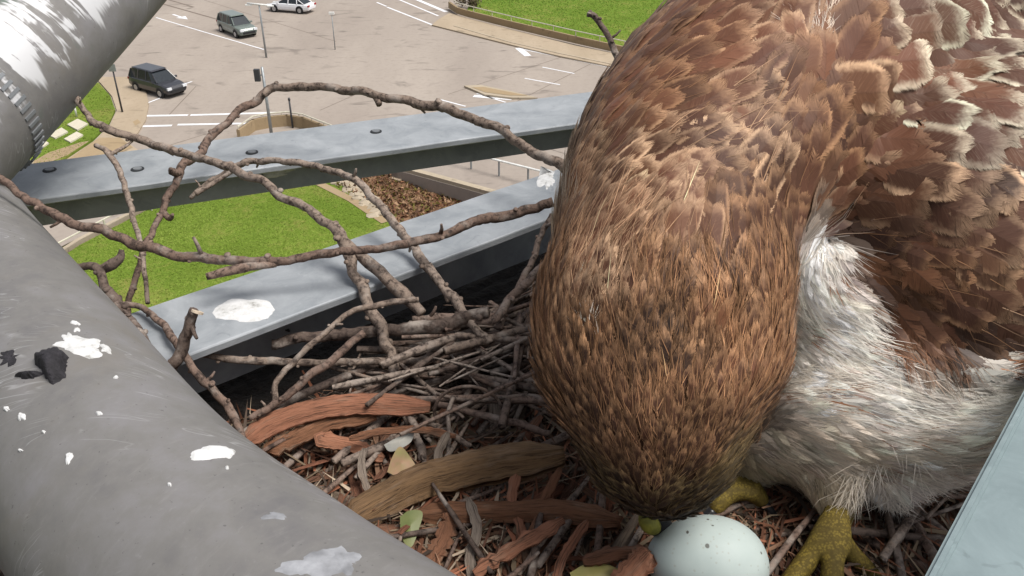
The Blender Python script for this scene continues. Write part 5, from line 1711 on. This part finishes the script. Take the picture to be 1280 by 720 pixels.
tuft(1105, 608, .15, 1, 330, 17, .026, (.74, .66, .58), .24)
tuft(1150, 594, .6, .8, 240, 16, .025, (.74, .66, .58), .22)
tuft(1075, 600, -.1, 1, 90, 10, .022, (.62, .54, .44), .2)
tuft(696, 255, -.1, -1, 160, 9, .022, (.74, .64, .52), .15)

# feet
def skin_mesh(name, verts, edges, radii, mat, parent):
    me = bpy.data.meshes.new(name + '_skel')
    me.from_pydata([tuple(v) for v in verts], edges, [])
    o = bpy.data.objects.new(name + '_skel', me)
    COL.objects.link(o)
    o.modifiers.new('k', 'SKIN')
    for i, r in enumerate(radii):
        me.skin_vertices[0].data[i].radius = (r, r)
    me.skin_vertices[0].data[0].use_root = True
    sb = o.modifiers.new('s', 'SUBSURF'); sb.levels = 2; sb.render_levels = 2
    dg = bpy.context.evaluated_depsgraph_get()
    res = bpy.data.meshes.new_from_object(o.evaluated_get(dg))
    bpy.data.objects.remove(o)
    res.materials.clear(); res.materials.append(mat)
    res.polygons.foreach_set('use_smooth', [True] * len(res.polygons))
    return link(name, res, None, parent)
def foot(tarsus, toes):
    verts = [tarsus[0][0]]; rad = [tarsus[0][1]]; edges = []
    tarsus = [(p, r * .86) for p, r in tarsus]; rad[0] *= .86
    toes = [[(p, r * .86) for p, r in t] for t in toes]
    for p, r in tarsus[1:]:
        verts.append(p); rad.append(r); edges.append((len(verts) - 2, len(verts) - 1))
    j = len(verts) - 1
    ends = []
    for toe in toes:
        prev = j
        for p, r in toe:
            verts.append(p); rad.append(r); edges.append((prev, len(verts) - 1)); prev = len(verts) - 1
        ends.append((toe[-2][0], toe[-1][0], toe[-1][1]))
    f = skin_mesh('foot', verts, edges, rad, M['foot'], hawk)
    for a, b_, r in ends:
        t = (b_ - a).normalized()
        path = [b_ - t * .002, b_ + t * .008 + Vector((0, 0, .003)), b_ + t * .016 + Vector((0, 0, -.001)), b_ + t * .020 + Vector((0, 0, -.009))]
        d_ = catmull([tuple(q_) for q_ in path], 4)
        tube('talon', d_, [r * .75 * (1 - .95 * i / (len(d_) - 1)) for i in range(len(d_))], M['talon'], f, 8)
FZ = -.354
foot([(P(1050, 575, .488), .008), (P(1046, 625, .474), .0075), (PF(1040, 668, -.338), .009)],
     [[(PF(1018, 690, FZ + .008), .0075), (PF(1000, 712, FZ + .004), .0068), (PF(978, 740, FZ), .006)],
      [(PF(1040, 700, FZ + .009), .0078), (PF(1040, 735, FZ + .004), .007), (PF(1038, 775, FZ), .006)],
      [(PF(1062, 690, FZ + .004), .006), (PF(1085, 712, FZ - .003), .0055), (PF(1105, 735, FZ - .006), .005)],
      [(PF(1055, 650, FZ + .003), .006), (PF(1065, 630, FZ - .002), .005)]])
foot([(P(940, 560, .515), .008), (P(938, 590, .512), .0075), (PF(930, 606, -.340), .009)],
     [[(PF(912, 612, FZ + .010), .0075), (PF(900, 626, FZ + .008), .0065), (PF(888, 642, FZ + .002), .006)],
      [(PF(938, 614, FZ + .010), .0075), (PF(950, 622, FZ + .004), .006), (PF(956, 632, FZ), .005)],
      [(PF(920, 600, FZ + .006), .0065), (PF(900, 600, FZ + .006), .006), (PF(884, 604, FZ), .005)],
      [(PF(940, 590, FZ), .006), (PF(946, 578, FZ), .005)]])
# bill and eyes, tucked under the bowed head
bp_ = [P(818, 640, .445), P(822, 652, .446), P(832, 664, .448), P(842, 668, .455), P(848, 666, .463)]
d_ = catmull([tuple(q_) for q_ in bp_], 5)
bill = tube('beak', d_, [.0085 * (1 - .93 * (i / (len(d_) - 1)) ** 1.3) for i in range(len(d_))], M['talon'], hawk, 12)
cr = [P(806, 640, .437), P(812, 654, .438), P(820, 662, .441)]
tube('cere', catmull([tuple(q_) for q_ in cr], 4), [.003, .004, .0048, .005, .005, .0048, .0045, .004, .003], M['cere'], bill, 12)
for x, y, d in ((768, 606, .447), (880, 604, .449)):
    bm = bmesh.new(); bmesh.ops.create_uvsphere(bm, u_segments=16, v_segments=10, radius=.0055, matrix=Matrix.Translation(P(x, y, d))); bm_obj('eye', bm, M['eye'], hawk, True)

# end of a pale branch behind the bird
branch('branch', [(733, 18, .76, 4), (744, 19, .76, 5), (752, 32, .755, 4.5), (764, 54, .75, 5), (773, 72, .745, 5.5), (786, 92, .735, 6.5), (800, 112, .72, 7)], M['lichen'], 'pale broken branch end standing out behind the back of the hawk', GR,
       twigs=[[(778, 86, .74, 2.5), (770, 88, .745, 3), (769, 97, .75, 2.5)]])
